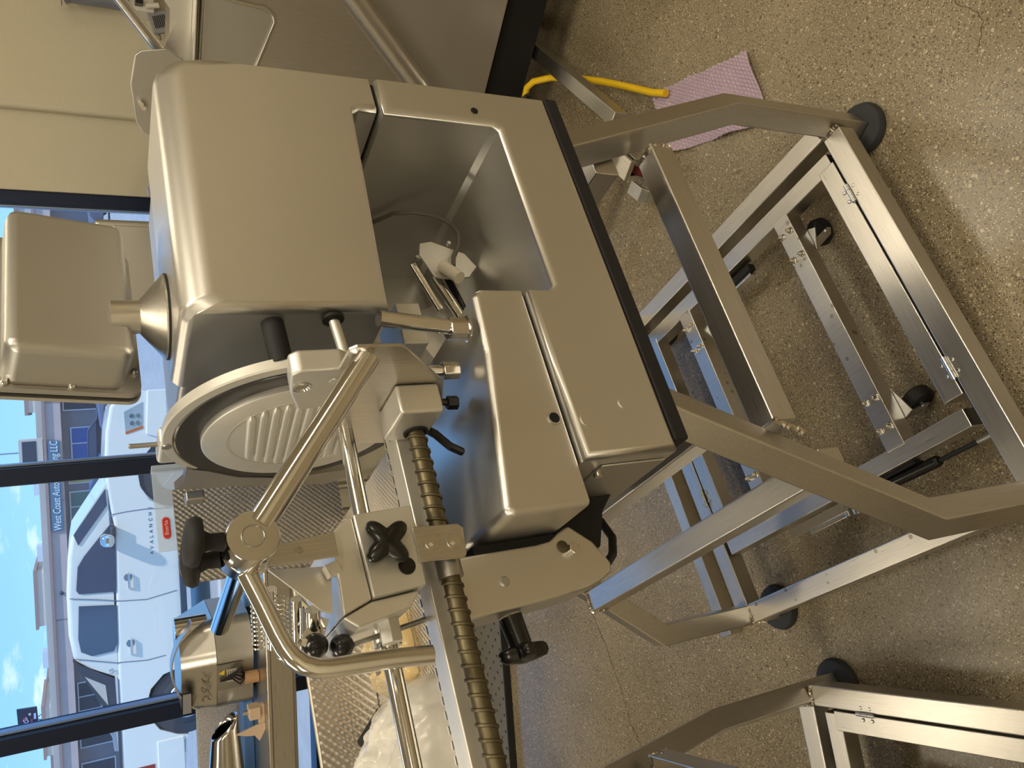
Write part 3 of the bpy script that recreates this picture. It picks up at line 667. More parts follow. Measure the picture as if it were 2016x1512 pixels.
# ------------------------------------------------------------------ feed carriage block with star knob
fp = [(-.296,1.258),(-.312,1.283),(-.399,1.286),(-.414,1.266),(-.386,1.199),(-.297,1.195)]
blk = P(MB().prism([(-.298,1.193),(-.300,1.257),(-.388,1.253),(-.384,1.196)], 'y', -.380, -.225, [(-.298,1.193),(-.300,1.257),(-.388,1.253),(-.384,1.196)]), 'feed_block', 'cast_alu', bevel=.002)
P(MB().prism([(-.300,1.2575),(-.315,1.281),(-.399,1.284),(-.388,1.2535)], 'y', -.376, -.225), 'block_bevel', 'alu_light', blk, bevel=.002)
P(MB().prism([(-.389,1.2535),(-.400,1.284),(-.412,1.270),(-.402,1.215),(-.386,1.20)], 'y', -.372, -.24), 'block_side', 'alu_light', blk, bevel=.002)
starknob((-.338,-.380,1.232), (0,-1,.05), (.80,0,.60), 1.0, blk, .008, 4, .0275)
P(MB().lathe([(.0092,0),(.0088,.0012)], (-.362,-.3803,1.2125), (0,-1,0), 24), 'cap_plug', 'black_plastic', blk)
bk = P(MB().prism([(-.323,1.199),(-.326,1.148),(-.331,1.143),(-.360,1.146),(-.364,1.150),(-.361,1.199)], 'y', -.3832, -.3808), 'nut_bracket', 'brushed_z', bevel=.0008)
for (x, z) in ((-.3425,1.181),(-.3445,1.157)):
    P(MB().lathe([(.0080,0),(.0080,.0012),(.0036,.0012)], (x,-.3834,z), (0,-1,0), 24), 'washer', 'polished', bk)
    P(MB().cyl((x,-.3846,z), (x,-.3885,z), .0042, n=6), 'hex_bolt', 'polished', bk)
P(MB().cyl((-.352,SY,SZ), (-.378,SY,SZ), .014, n=24), 'feed_nut', 'grey_steel', bk)
P(MB().cyl((-.386,-.30,1.222), (-.424,-.30,1.222), .0145, n=28), 'rod_collar', 'chrome', blk)
P(MB().cyl((-.400,-.345,1.232), (-.428,-.345,1.232), .012, n=6), 'hex_collar', 'cast_alu', blk, bevel=.001)
# ------------------------------------------------------------------ arm: tube, clamp hub, handles
HB = Vector((-.331,-.445,1.369))
P(MB().cyl((-.1695,-.474,1.2395), (-.318,-.436,1.360), .0126, n=28), 'arm_tube', 'polished')
P(bead((-.170,-.488,1.238), (-.170,-.470,1.255), .0025, seed=11), 'weld_bead', 'weld')
hub = P(MB().lathe([(.0225,0),(.0235,.0015),(.0235,.030),(.0225,.031),(.0225,.034),(.0235,.035),(.0235,.056),(.0215,.058)], HB, (0,1,0), 36), 'clamp_hub', 'polished')
P(MB().tube([HB+Vector((.0098*math.cos(2*math.pi*i/32),-.0002,.0098*math.sin(2*math.pi*i/32))) for i in range(32)], .0007, 6, closed=True), 'hub_ring', 'grey_steel', hub)
P(MB().cyl(HB+Vector((0,.05,0)), HB+Vector((-.004,.30,-.004)), .0105, n=24), 'axle_tube', 'chrome')
P(MB().tube([(-.350,-.400,1.371),(-.380,-.396,1.360),(-.408,-.394,1.351),(-.421,-.394,1.3462),(-.4315,-.394,1.3405),(-.4395,-.394,1.3325),(-.4445,-.394,1.322),(-.4468,-.394,1.310),(-.448,-.394,1.292),(-.4505,-.394,1.25),(-.4545,-.394,1.212)], .0092, 16), 'bent_handle', 'polished')
def mush(o, d, k=1.0):
    m = MB().lathe([(.0085,0),(.0075,.012),(.010,.018),(.021,.021),(.0225,.026),(.019,.032),(.008,.034)], o, d, 24); m.v = [tuple(p) for p in m.v]
    return P(m, 'clamp_knob', 'black_rubber', hub, angle=50)
mush(HB+Vector((.003,.015,.0225)), (.10,-.1,1)); mush(HB+Vector((-.002,.046,.0225)), (.05,.2,1))
# strap from hub to block and gripper with springs
P(MB().prism([(-.327,1.357),(-.345,1.353),(-.345,1.283),(-.320,1.283)], 'y', -.393, -.390), 'strap', 'brushed_z', bevel=.0006)
P(MB().lathe([(.0042,0),(.0042,.001),(.003,.001),(.0025,.0002)], (-.334,-.3932,1.320), (0,-1,0), 14), 'strap_screw', 'polished')
gp = P(MB().prism([(-.339,1.345),(-.345,1.284),(-.392,1.290),(-.388,1.300)], 'y', -.362, -.359), 'gripper_cheek', 'alu_light', bevel=.0005)
P(MB().prism([(-.386,1.300),(-.392,1.289),(-.425,1.306),(-.402,1.318)], 'y', -.340, -.337), 'gripper_cheek', 'alu_light', bevel=.0005)
P(MB().obox((-.352,-.372,1.286), (.006,0,.002), (0,.006,0), (-.002,0,.007)), 'cheek_clip', 'alu_light', bevel=.001)
for i, (x0, z0) in enumerate(((-.352,1.356),(-.366,1.334))):
    c0, c1 = Vector((x0,-.352,z0)), Vector((x0-.045,-.30,z0-.004)); d = (c1-c0).normalized(); a = d.orthogonal().normalized(); b = d.cross(a)
    P(MB().tube([c0.lerp(c1, k/130) + (a*math.cos(k*.62)+b*math.sin(k*.62))*.0058 for k in range(131)], .0011, 6), 'spring', 'polished', gp, angle=80)
    e0, e1 = c0 + Vector((-.004,-.002,-.013)), c1 + Vector((-.004,-.002,-.013))
    P(MB().cyl(e0, e1, .0055, n=16), 'gripper_rod', 'chrome', gp)
P(MB().cyl((-.382,-.35,1.306), (-.425,-.305,1.302), .0075, n=16), 'gripper_rod', 'polished', gp)
P(MB().prism([(-.352,1.300),(-.385,1.340),(-.41,1.335),(-.405,1.30)], 'y', -.300, -.296), 'gripper_plate', 'brushed_x', bevel=.001)
P(MB().tube([(-.366,-.345,1.318),(-.378,-.343,1.309),(-.386,-.342,1.302),(-.400,-.34,1.297),(-.409,-.34,1.300)], .0032, 8), 'lever', 'polished')
P(MB().sphere((-.4155,-.342,1.3075), .0128, 20, 14), 'ball_knob', 'black_plastic')
P(MB().tube([(-.402,-.30,1.174),(-.404,-.305,1.182),(-.412,-.32,1.225),(-.420,-.333,1.268)], .0030, 8), 'lever', 'grey_steel')
P(MB().sphere((-.4195,-.336,1.2805), .0122, 20, 14), 'ball_knob', 'black_plastic')
P(MB().cyl((-.408,-.335,1.318), (-.412,-.350,1.318), .004, n=6), 'lever_bolt', 'polished')
# ------------------------------------------------------------------ clear guard with the red maker's badge
mat('clear_plastic', (205, 220, 238), 0.12, 0.0, alpha=0.42, spec=0.5)
mat('badge_red', (196, 52, 52), 0.4); mat('badge_rim', (206, 150, 148), 0.4); mat('badge_white', (236, 190, 190), 0.5)
gg = thing('splash_guard', 'clear plastic splash guard with a small red oval badge behind the dimpled plate', 'guard', (-.06, .15, 1.10))
GY = .16
P(MB().box(-.135, .0, GY, GY+.004, 1.15, 1.400), 'clear_sheet', 'clear_plastic', gg, bevel=.001, seg=1)
P(MB().box(-.0005, .006, GY-.012, GY+.012, 1.15, 1.4005), 'edge_strip', 'clear_plastic', gg, bevel=.002)
def stadium(cx, cz, w_, h_, n=10):
    r = h_/2; return [(cx+(w_/2-r)+r*math.cos(R(-90+180*i/n)), cz+r*math.sin(R(-90+180*i/n))) for i in range(n+1)] + [(cx-(w_/2-r)+r*math.cos(R(90+180*i/n)), cz+r*math.sin(R(90+180*i/n))) for i in range(n+1)]
bc = (-.098, 1.3855)
P(MB().prism(stadium(*bc, .037, .0125), 'y', GY-.0012, GY-.0002), 'badge_edge', 'badge_rim', gg)
bd = P(MB().prism(stadium(*bc, .034, .0098), 'y', GY-.0020, GY-.0013), 'badge', 'badge_red', gg)
text('badge_lettering', 'Bizerba', .0082, .0002, axes((bc[0], GY-.0023, bc[1]), (1,0,0), (0,0,1), (0,-1,0)), M['badge_white'], bd)
# ------------------------------------------------------------------ floor litter: bubble wrap with the end of a yellow cable, loose tube
def bubble_mat():
    m = mat('bubble_film', (178, 158, 176), 0.22, 0.0, spec=0.6, alpha=0.90, var=0.06, scale=18); return m
bubble_mat()
bw = thing('bubble_wrap_bag', 'flat mauve bubble wrap bag lying on the floor around a yellow cable end', 'bubble wrap', (.84, -.02, 0))
o0 = Vector((.655,-.222,.004)); uu = Vector((.86,-.13,0)) - Vector((.662,-.215,0)); 
u_ = Vector((.70,-.714,0)).normalized(); u_ = Vector((.145,.0,0)).normalized()
A_, B_, C_ = Vector((.812,-.222,0)), Vector((.655,-.215,0)), Vector((1.03,.145,0))
ux = (B_-A_).normalized(); uy = (Vector((.79,.075,0))-B_).normalized()
def wrap_sheet(org, ux, uy, lx, ly, z0, seed, pitch=.0125, h=.0046):
    rng = np.random.RandomState(seed); s = pitch/6; nu, nv = int(lx/s), int(ly/s)
    U, V = np.meshgrid(np.linspace(0, lx, nu+1), np.linspace(0, ly, nv+1), indexing='ij')
    row = np.floor(V/(pitch*.866)); b = (V/(pitch*.866)) % 1 - .5; a = (U/pitch + .5*(row % 2)) % 1 - .5
    d2 = a*a + (b*.866)**2; bub = np.sqrt(np.clip(.16 - d2, 0, 1))/.4
    wav = .004*np.sin(U*38+1.3*np.sin(V*21)) + .005*np.sin(V*27+seed) + .010*np.sin(math.pi*np.clip(U/lx,0,1))*np.sin(math.pi*np.clip(V/ly,0,1))
    wav = wav - wav.min()
    edge = .0015*np.sin(V*55+seed)
    Z = z0 + wav + bub*h
    Pp = np.array(org)[None,None,:] + (U+edge*(U/lx-.5)*2)[...,None]*np.array(ux) + V[...,None]*np.array(uy); Pp[...,2] = Z
    idx = np.arange((nu+1)*(nv+1)).reshape(nu+1, nv+1); F = np.stack([idx[:-1,:-1], idx[1:,:-1], idx[1:,1:], idx[:-1,1:]], -1).reshape(-1,4)
    mb = MB(); mb.v = [tuple(p) for p in Pp.reshape(-1,3)]; mb.f = [tuple(int(i) for i in f) for f in F]; return mb
q0 = Vector((.815,-.235,0)); q1 = Vector((.655,-.215,0)); q3 = Vector((1.035,.13,0))
ex_ = Vector((-.985,.17,0)); ey_ = Vector((.52,.855,0))
P(wrap_sheet((.812,-.225,0), ex_, ey_, .165, .375, .0025, 2), 'bubble_sheet', 'bubble_film', bw, recalc=False, angle=80)
P(wrap_sheet((.80,-.20,0), ex_, ey_, .175, .345, .0005, 5), 'under_sheet', 'bubble_film', bw, recalc=False, angle=80)
yc = MB().tube([(.94,.035,.030),(.985,.075,.030),(1.04,.115,.032),(1.10,.158,.040),(1.17,.21,.055),(1.25,.275,.085),(1.31,.335,.125),(1.335,.38,.16),(1.338,.41,.17),(1.33,.44,.165)], .0105, 14).build('yellow_cable', M['yellow_cable'])
tag(yc, 'thick yellow rubber cable arching from behind the slicer into the bubble wrap', 'cable')
lt = MB().box(-.42, .12, .572, .612, 0, .043).build('steel_tube', M['brushed_x'], bevel=.002)
tag(lt, 'short stainless square tube lying on the floor behind the slicer stand', 'tube')
# thin black cable stub poking out right of the slicer base
P(MB().tube([(.316,-.40,.870),(.335,-.395,.866),(.345,-.39,.858),(.350,-.385,.850)], .0022, 8), 'cable_stub', 'black_cable')
P(MB().sphere((.351,-.3845,.8485), .005, 12, 8), 'cable_tip', 'black_cable')
# ------------------------------------------------------------------ stainless machine on a wheeled frame, right behind
MT = axes((.93,.14,0), (.928,.373,0), (-.373,.928,0), (0,0,1))
m2 = thing('hopper_machine', 'tall stainless hopper machine on a tubular frame with red casters at the wall', 'machine', local=True); m2.matrix_basis = MT
def Q(mbx, nm, m_, par=None, **k):
    o = mbx.build(nm, M[m_], **k); o.parent = par or m2; return o
Q(MB().box(0,1.25,-.022,.022,.105,.15), 'frame_tube', 'brushed_x', bevel=.003)
Q(MB().box(-.022,.022,.022,.78,.105,.15), 'frame_tube', 'brushed_y', bevel=.003)
Q(MB().box(.0,1.25,.78,.824,.105,.15), 'frame_tube', 'brushed_x', bevel=.003)
Q(MB().box(1.25,1.294,-.022,.824,.105,.15), 'frame_tube', 'brushed_y', bevel=.003)
Q(MB().box(-.11,.0,.07,.13,.110,.122), 'caster_outrigger', 'brushed_x', bevel=.002)
for (x, y) in ((-.06,.10),(.87,-.02),(.08,.76),(1.15,.76)):
    c = Q(MB().box(x-.04,x+.04,y-.035,y+.035,.099,.1048), 'caster', 'zinc', bevel=.001)
    Q(MB().prism([(x-.03,.099),(x+.03,.099),(x+.015,.04),(x-.015,.04)], 'y', y-.026, y-.022), 'fork', 'zinc', c)
    Q(MB().prism([(x-.03,.099),(x+.03,.099),(x+.015,.04),(x-.015,.04)], 'y', y+.022, y+.026), 'fork', 'zinc', c)
    Q(MB().lathe([(.03,-.018),(.040,-.018),(.046,-.012),(.046,.012),(.040,.018),(.03,.018)], (x,y,.0465), (0,1,0), 28), 'wheel', 'red_wheel', c)
    Q(MB().lathe([(.012,-.019),(.030,-.017),(.030,.017),(.012,.019)], (x,y,.0465), (0,1,0), 24), 'wheel_disc', 'hub_grey', c)
br = Q(MB().prism([(-.150,.055),(-.135,.072),(-.085,.078),(-.085,.072),(-.131,.066),(-.146,.049)], 'y', .135, .175), 'brake_pedal', 'zinc', bevel=.001)
for y in (.09, .15): Q(MB().lathe([(.007,0),(.007,.001),(.004,.003)], (0,y,.1502), (0,0,1), 12), 'rivet', 'zinc')
# upper body: slanted hopper with rolled lip, recess and flange
UF = .45
Q(MB().prism([(-.55,.95),(-.55,1.185),(.62,1.185),(.62,.31),(.35,.335),(.107,.60),(-.076,.80),(-.24,.965)], 'x', UF, 1.15), 'hopper_body', 'brushed_z', bevel=.012, seg=3)
Q(MB().tube([(UF+.01,-.35,1.075),(UF+.006,-.076,.776),(UF+.006,.107,.576),(UF+.01,.36,.30)], .036, 18), 'rolled_lip', 'brushed_z')
Q(MB().box(UF+.05,1.05,-.45,.61,.30,.84), 'lower_panel', 'satin_dark', bevel=.004)
Q(MB().box(UF+.07,1.0,-.40,.60,.16,.30), 'void_shade', 'dark_gap')  # near-black block stands in for the shaded void beneath the panel
# recessed window in the hopper side, framed by its raised rim
rc = [(-.03,1.172),(-.018,1.015),(-.004,.992),(.012,.988),(.13,1.024),(.22,1.06),(.26,1.172)]
Q(MB().prism(rc, 'x', UF-.004, UF-.001), 'recess_panel', 'satin_dark')
Q(MB().tube([(UF-.004,y,z) for y, z in rc], .006, 10, closed=True), 'recess_rim', 'brushed_z')
Q(MB().box(UF-.035,UF+.5,-.45,.6,1.186,1.192), 'flange', 'alu_light', bevel=.002)
Q(MB().prism([(-.25,1.193),(.20,1.193),(.135,1.262),(.046,1.228),(-.12,1.36)], 'x', UF+.01, UF+.014), 'lid_gusset', 'alu_light')
Q(MB().cyl((UF-.02,-.22,1.553), (UF-.02,.215,1.195), .0145, n=20), 'lid_bar', 'brushed_z')
Q(MB().prism([(.10,1.26),(.113,1.318),(.125,1.332),(.20,1.343),(.30,1.330),(.327,1.312),(.352,1.27),(.33,1.22),(.12,1.22)], 'x', UF-.07, UF-.062), 'hinge_plate', 'satin_dark', bevel=.003)
for (y, z) in ((.245,1.318),(.255,1.312)): Q(MB().cyl((UF-.085,y,z), (UF-.05,y,z), .006, n=14), 'hinge_pin', 'chrome')
# ------------------------------------------------------------------ small clipping tool hung on the wall, far right
mat('tool_grey', (128, 132, 146), 0.45, 0.5, var=0.05, scale=20); mat('plate_grey', (140, 140, 146), 0.5); mat('white_plastic', (214, 212, 205), 0.5)
wt_ = thing('wall_press', 'grey cylinder press with black fittings mounted on the beige wall above the hopper', 'press', local=True); wt_.matrix_basis = X5
def Wp(mbx, nm, m_, par=None, **k):
    o = mbx.build(nm, M[m_], **k); o.parent = par or wt_; return o
Wp(MB().cyl((1.335,3.80,1.245), (1.335,3.80,1.47), .040, n=28), 'cylinder', 'tool_grey')
for z in (1.25,1.46): Wp(MB().cyl((1.335,3.80,z-.006), (1.335,3.80,z+.006), .046, n=28), 'end_ring', 'tool_grey')
Wp(MB().cyl((1.335,3.80,1.47), (1.335,3.80,1.505), .008, n=14), 'rod', 'polished')
Wp(MB().cyl((1.335,3.80,1.478), (1.335,3.80,1.482), .055, n=24), 'flange_disc', 'tool_grey')
Wp(MB().cyl((1.335,3.80,1.498), (1.335,3.80,1.512), .018, n=18), 'rod_nut', 'tool_grey')
for z in (1.28, 1.345): Wp(MB().sphere((1.318,3.765,z), .009, 12, 8), 'bolt', 'chrome')
Wp(MB().box(1.30,1.40,3.78,3.90,1.14,1.24), 'bracket', 'white_plastic', bevel=.004)
Wp(MB().box(1.315,1.335,3.74,3.79,1.185,1.215), 'fitting', 'black_plastic', bevel=.003)
Wp(MB().cyl((1.315,3.76,1.175), (1.325,3.76,1.125), .011, n=14), 'fitting', 'white_plastic')
pg = Wp(MB().obox((1.27,3.80,1.118), (.042,0,.012), (0,.01,0), (-.010,0,.038)), 'rating_plate', 'plate_grey', bevel=.002)
for i in range(7):
    Wp(MB().obox((1.272+.0025*i-.009,3.788,1.142-.0072*i), (.024,0,.006), (0,.0015,0), (0,0,.0014)), 'print_line', 'black_rubber', pg)
Wp(MB().cyl((1.20,3.82,1.122), (1.245,3.82,1.130), .012, n=14), 'post', 'polished')
# ------------------------------------------------------------------ stainless cabinet behind the display
cb = thing('steel_cabinet', 'stainless cabinet with rounded edge standing at the window behind the display', 'cabinet', local=True); cb.matrix_basis = X5
def Cp(mbx, nm, m_, par=None, **k):
    o = mbx.build(nm, M[m_], **k); o.parent = par or cb; return o
Cp(MB().box(-.02,.372,3.2,3.62,.10,1.42), 'body', 'satin_dark', bevel=.018, seg=4)
Cp(MB().box(.0,.35,3.192,3.199,.30,1.36), 'door', 'satin_dark', bevel=.003)
Cp(MB().box(-.01,.35,3.215,3.60,.0,.10), 'plinth', 'black_rubber')
Cp(MB().cyl((.04,3.185,.80), (.04,3.185,1.0), .008, n=12), 'door_handle', 'polished')
# grey lever with black grip behind the tower top
lv = thing('grey_lever', 'short grey lever with black grip just above the far edge of the tower', 'lever', local=True); lv.matrix_basis = X5
o = MB().prism([(.36,1.10),(.43,1.262),(.455,1.268),(.475,1.25),(.45,1.15),(.42,1.05)], 'y', 2.98, 3.01).build('blade', M['plate_grey'], bevel=.006, seg=3); o.parent = lv
o = MB().sphere((.345,2.98,1.232), .022, 14, 10).build('grip', M['black_rubber']); o.parent = lv
o = MB().cyl((.41,3.0,0), (.41,3.0,1.12), .02, n=14).build('stem', M['grey_steel']); o.parent = lv
# ------------------------------------------------------------------ work table under the window with its machines
tbl = thing('work_table', 'stainless work table with deep apron under the window at left', 'table', local=True); tbl.matrix_basis = X5
def Tp(mbx, nm, m_, par=None, **k):
    o = mbx.build(nm, M[m_], **k); o.parent = par or tbl; return o
Tp(MB().box(-3.4,-.72,3.255,3.92,.862,.88), 'tabletop', 'brushed_x', bevel=.005, seg=3)
Tp(MB().box(-3.38,-.74,3.262,3.275,.775,.862), 'apron', 'brushed_x', bevel=.003)
Tp(MB().box(-3.38,-.74,3.275,3.30,.760,.775), 'apron_lip', 'grey_steel', bevel=.003)
for (x, y) in ((-.79,3.30),(-.79,3.86),(-3.3,3.30),(-3.3,3.86)): Tp(MB().cyl((x,y,0), (x,y,.862), .02, n=16), 'leg', 'brushed_z')
Tp(MB().box(-3.36,-.76,3.30,3.88,.22,.24), 'lower_shelf', 'brushed_x')
mx = thing('table_press', 'rounded brushed steel table machine with arched handle and scribbled front on the work table', 'machine', local=True); mx.matrix_basis = X5
def Xp(mbx, nm, m_, par=None, **k):
    o = mbx.build(nm, M[m_], **k); o.parent = par or mx; return o
def vert_round(r): return lambda a, b: r if abs(a.z-b.z) > .05 and abs(a.x-b.x) < .1 else 0.0
plan = [(-1.615,3.50),(-1.37,3.44),(-1.235,3.52),(-1.22,3.80),(-1.59,3.80)]
Xp(MB().prism(plan, 'z', .895, 1.040), 'lower_body', 'satin_dark', weight=vert_round(.035), seg=5)
pl2 = [(-1.60,3.53),(-1.385,3.48),(-1.29,3.56),(-1.28,3.78),(-1.58,3.78)]
Xp(MB().prism(plan, 'z', 1.042, 1.175, pl2), 'upper_body', 'brushed_x', weight=lambda a, b: .035 if abs(a.z-b.z) > .05 else (.03 if a.z > 1.2 else 0), seg=5)
for (x, y) in ((-1.55,3.56),(-1.37,3.52),(-1.28,3.7)): Xp(MB().cyl((x,y,.88), (x,y,.896), .018, n=14), 'rubber_foot', 'black_rubber')
ah = [(-1.55+.0,3.5,1.19)]
arch = [(-1.575+.36*t, 3.47, 1.130+.082*math.sin(math.pi*min(1,t*1.06))**.7) for t in [i/14 for i in range(15)]]
mb = MB(); 
for k in range(2): pass
mb.sweep([(x,3.50,z) for x, _, z in arch], [Vector((0,-.032,-.004)),Vector((0,.032,-.004)),Vector((0,.032,.004)),Vector((0,-.032,.004))])
Xp(mb, 'arched_handle', 'brushed_x')
Xp(MB().cyl((-1.27,3.60,1.06), (-1.27,3.60,1.185), .045, n=24), 'inlet_tube', 'polished')
Xp(MB().obox((-1.545,3.470,1.160), (.05,-.013,0), (.0,.003,0), (0,0,.020)), 'screen_frame', 'black_rubber')
Xp(MB().obox((-1.545,3.466,1.160), (.046,-.012,0), (.0,.002,0), (0,0,.016)), 'screen', 'plate_grey')
mat('ink', (70, 62, 50), 0.7); mat('warn_yellow', (222, 190, 60), 0.5); mat('cardboard', (178, 142, 104), 0.85, var=.05, scale=30); mat('label_white', (188, 180, 168), 0.6)
fd = Vector((.27,-.07,0)).normalized(); fn = Vector((-.25,-.97,0)).normalized()
def onface(s, z, off=.0): return Vector((-1.615,3.50,0)) + fd*s + fn*off + Vector((0,0,z))
random.seed(5)
for k in range(3):
    s0 = .075+.045*k; c = onface(s0, 1.085, .006); pts = []
    for i in range(22):
        t = i/21*4*math.pi; pts.append(c + fd*(.013*math.cos(t)*(1-.25*i/21)+.004*math.sin(2.3*t)) + Vector((0,0,.014*math.sin(t*.5+k)+.006*math.sin(1.7*t))))
    Xp(MB().tube(pts, .0011, 5), 'scribble', 'ink', angle=80)
Xp(MB().obox(onface(.16,.99,.003), fd*.062, fn*.002, (0,0,.052)), 'service_panel', 'grey_steel')
c = onface(.185,1.025,.007); Xp(MB().add([c+fd*-.014+Vector((0,0,-.012)), c+fd*.014+Vector((0,0,-.012)), c+Vector((0,0,.013))]+[c+fn*.001+fd*-.014+Vector((0,0,-.012)), c+fn*.001+fd*.014+Vector((0,0,-.012)), c+fn*.001+Vector((0,0,.013))], [(0,1,2),(5,4,3),(0,3,4,1),(1,4,5,2),(2,5,3,0)]), 'warning_triangle', 'warn_yellow', smooth=False)
Xp(MB().obox(onface(.165,.985,.006), fd*.030, fn*.0006, (0,0,.020)), 'rating_label', 'label_white')
for i in range(4): Xp(MB().obox(onface(.165,.998-.009*i,.0068), fd*.024, fn*.0004, (0,0,.0012)), 'print_line', 'ink')
for k in range(5): Xp(MB().tube([onface(.15,1.03,.012), onface(.165+.008*k,.985-.005*k,.03), onface(.135+.02*k,.955,.035), onface(.15+.006*k,.935,.025), onface(.16,.95,.02)], .004, 6), 'cord_loop', 'black_cable')
Xp(MB().cyl(onface(.155,.935,.03), onface(.155,.882,.03), .026, n=20), 'cardboard_sleeve', 'cardboard')
fu = thing('filling_funnel', 'long tapering polished steel funnel pointing right above the work table', 'funnel', local=True); fu.matrix_basis = X5
def Fp(mbx, nm, m_, par=None, **k):
    o = mbx.build(nm, M[m_], **k); o.parent = par or fu; return o
ring0 = []; n = 40; V = []; Fc = []
for (xx, r, cut) in ((-1.665,.054,.045),(-1.69,.055,.03),(-1.99,.083,0),(-2.3,.11,0)):
    for i in range(n):
        t = 2*math.pi*i/n; V.append((xx + cut*math.cos(t)*-1.0, 3.455+r*math.sin(t), 1.020+r*math.cos(t)))
for k in range(3):
    for i in range(n): Fc.append((k*n+i, k*n+(i+1)%n, (k+1)*n+(i+1)%n, (k+1)*n+i))
m = MB().add(V, Fc); oo = Fp(m, 'funnel_cone', 'polished'); md = oo.modifiers.new('wall', 'SOLIDIFY'); md.thickness = .003
Fp(MB().box(-2.42,-2.28,3.34,3.56,.88,1.16), 'funnel_stand', 'brushed_z', bevel=.01)
bp = thing('beige_clamp', 'small beige plastic clamp with pointed leaf standing on the table edge', 'clamp', local=True); bp.matrix_basis = X5
mat('beige_plastic', (206, 182, 158), 0.55)
def Bp(mbx, nm, m_, **k):
    o = mbx.build(nm, M[m_], **k); o.parent = bp; return o
Bp(MB().box(-1.60,-1.55,3.30,3.36,.90,.945), 'block', 'beige_plastic', bevel=.004)
Bp(MB().box(-1.66,-1.55,3.32,3.345,.88,.905), 'foot_bar', 'beige_plastic', bevel=.003)
Bp(MB().prism([(-1.655,.88),(-1.70,.905),(-1.672,.925),(-1.668,.955),(-1.652,1.000),(-1.640,.955),(-1.63,.92),(-1.625,.88)], 'y', 3.315, 3.325), 'leaf', 'beige_plastic', bevel=.003)
Bp(MB().cyl((-1.575,3.33,.945), (-1.575,3.33,.965), .010, n=12), 'screw', 'zinc')
mat('blue_tape', (98, 150, 226), 0.4); 
bt = MB().box(-2.4,-1.64,3.58,3.68,.8805,.925).build('blue_box', M['blue_tape'], bevel=.004); bt.matrix_basis = X5; tag(bt, 'flat blue box lying along the back of the work table', 'box')
mat('speckle_board', (176, 172, 170), 0.8, var=0.35, scale=140)
sb = MB().box(-2.6,-1.68,3.70,3.74,.8805,1.10).build('speckled_board', M['speckle_board'], bevel=.004); sb.matrix_basis = X5; tag(sb, 'grey speckled board standing on the work table behind the funnel', 'board')
# ------------------------------------------------------------------ perforated steel trolley below the feed screw
pt = thing('perforated_plate', 'flat grey perforated steel floor plate with black front edge beyond the feed screw', 'floor plate', (-.5, 2.1, 0))
po, pu, pv = Vector((.05,1.869,.03)), Vector((-.905,.425,0)), Vector((.425,.905,0))
def perforated(o, u, v, nu, nv, pitch, r):
    mb = MB(); k = 8
    for i in range(nu):
        for j in range(nv):
            c = o + u*(pitch*(i+.5)) + v*(pitch*(j+.5)); P0 = []; hole = (i+j) % 2 == 0
            sq = [(-1,-1),(0,-1),(1,-1),(1,0),(1,1),(0,1),(-1,1),(-1,0)]
            P0 = [c + u*(a*pitch/2) + v*(b*pitch/2) for a, b in sq]
            if not hole: mb.add(P0, [tuple(range(8))]); continue
            P1 = [c + (u*a+v*b).normalized()*r for a, b in sq]; P2 = [p - Vector((0,0,.003)) for p in P1]
            mb.add(P0+P1+P2, [(q,(q+1)%8,8+(q+1)%8,8+q) for q in range(8)] + [(8+q,8+(q+1)%8,16+(q+1)%8,16+q) for q in range(8)])
    return mb
mat('grey_enamel', (112, 108, 98), .55, var=.04, scale=10)
P(perforated(po, pu, pv, 38, 14, .0330, .0066), 'perforated_top', 'grey_enamel', pt, smooth=False)
P(MB().obox(po+pu*.627-pv*.004-Vector((0,0,.0145)), pu*.627, pv*.004, (0,0,.0150)), 'front_edge', 'black_rubber', pt, bevel=.002)
P(MB().obox(po+pu*.627+pv*.232-Vector((0,0,.022)), pu*.62, pv*.225, (0,0,.004)), 'hole_shade', 'dark_gap', pt)  # near-black sheet paints the shade seen through the holes
for (a, b) in ((1.22,.03),(1.22,.43),(.05,.43),(.03,.03)):
    c = po + pu*a + pv*b; P(MB().cyl((c.x,c.y,0), (c.x,c.y,.026), .012, n=14), 'foot', 'grey_steel', pt)
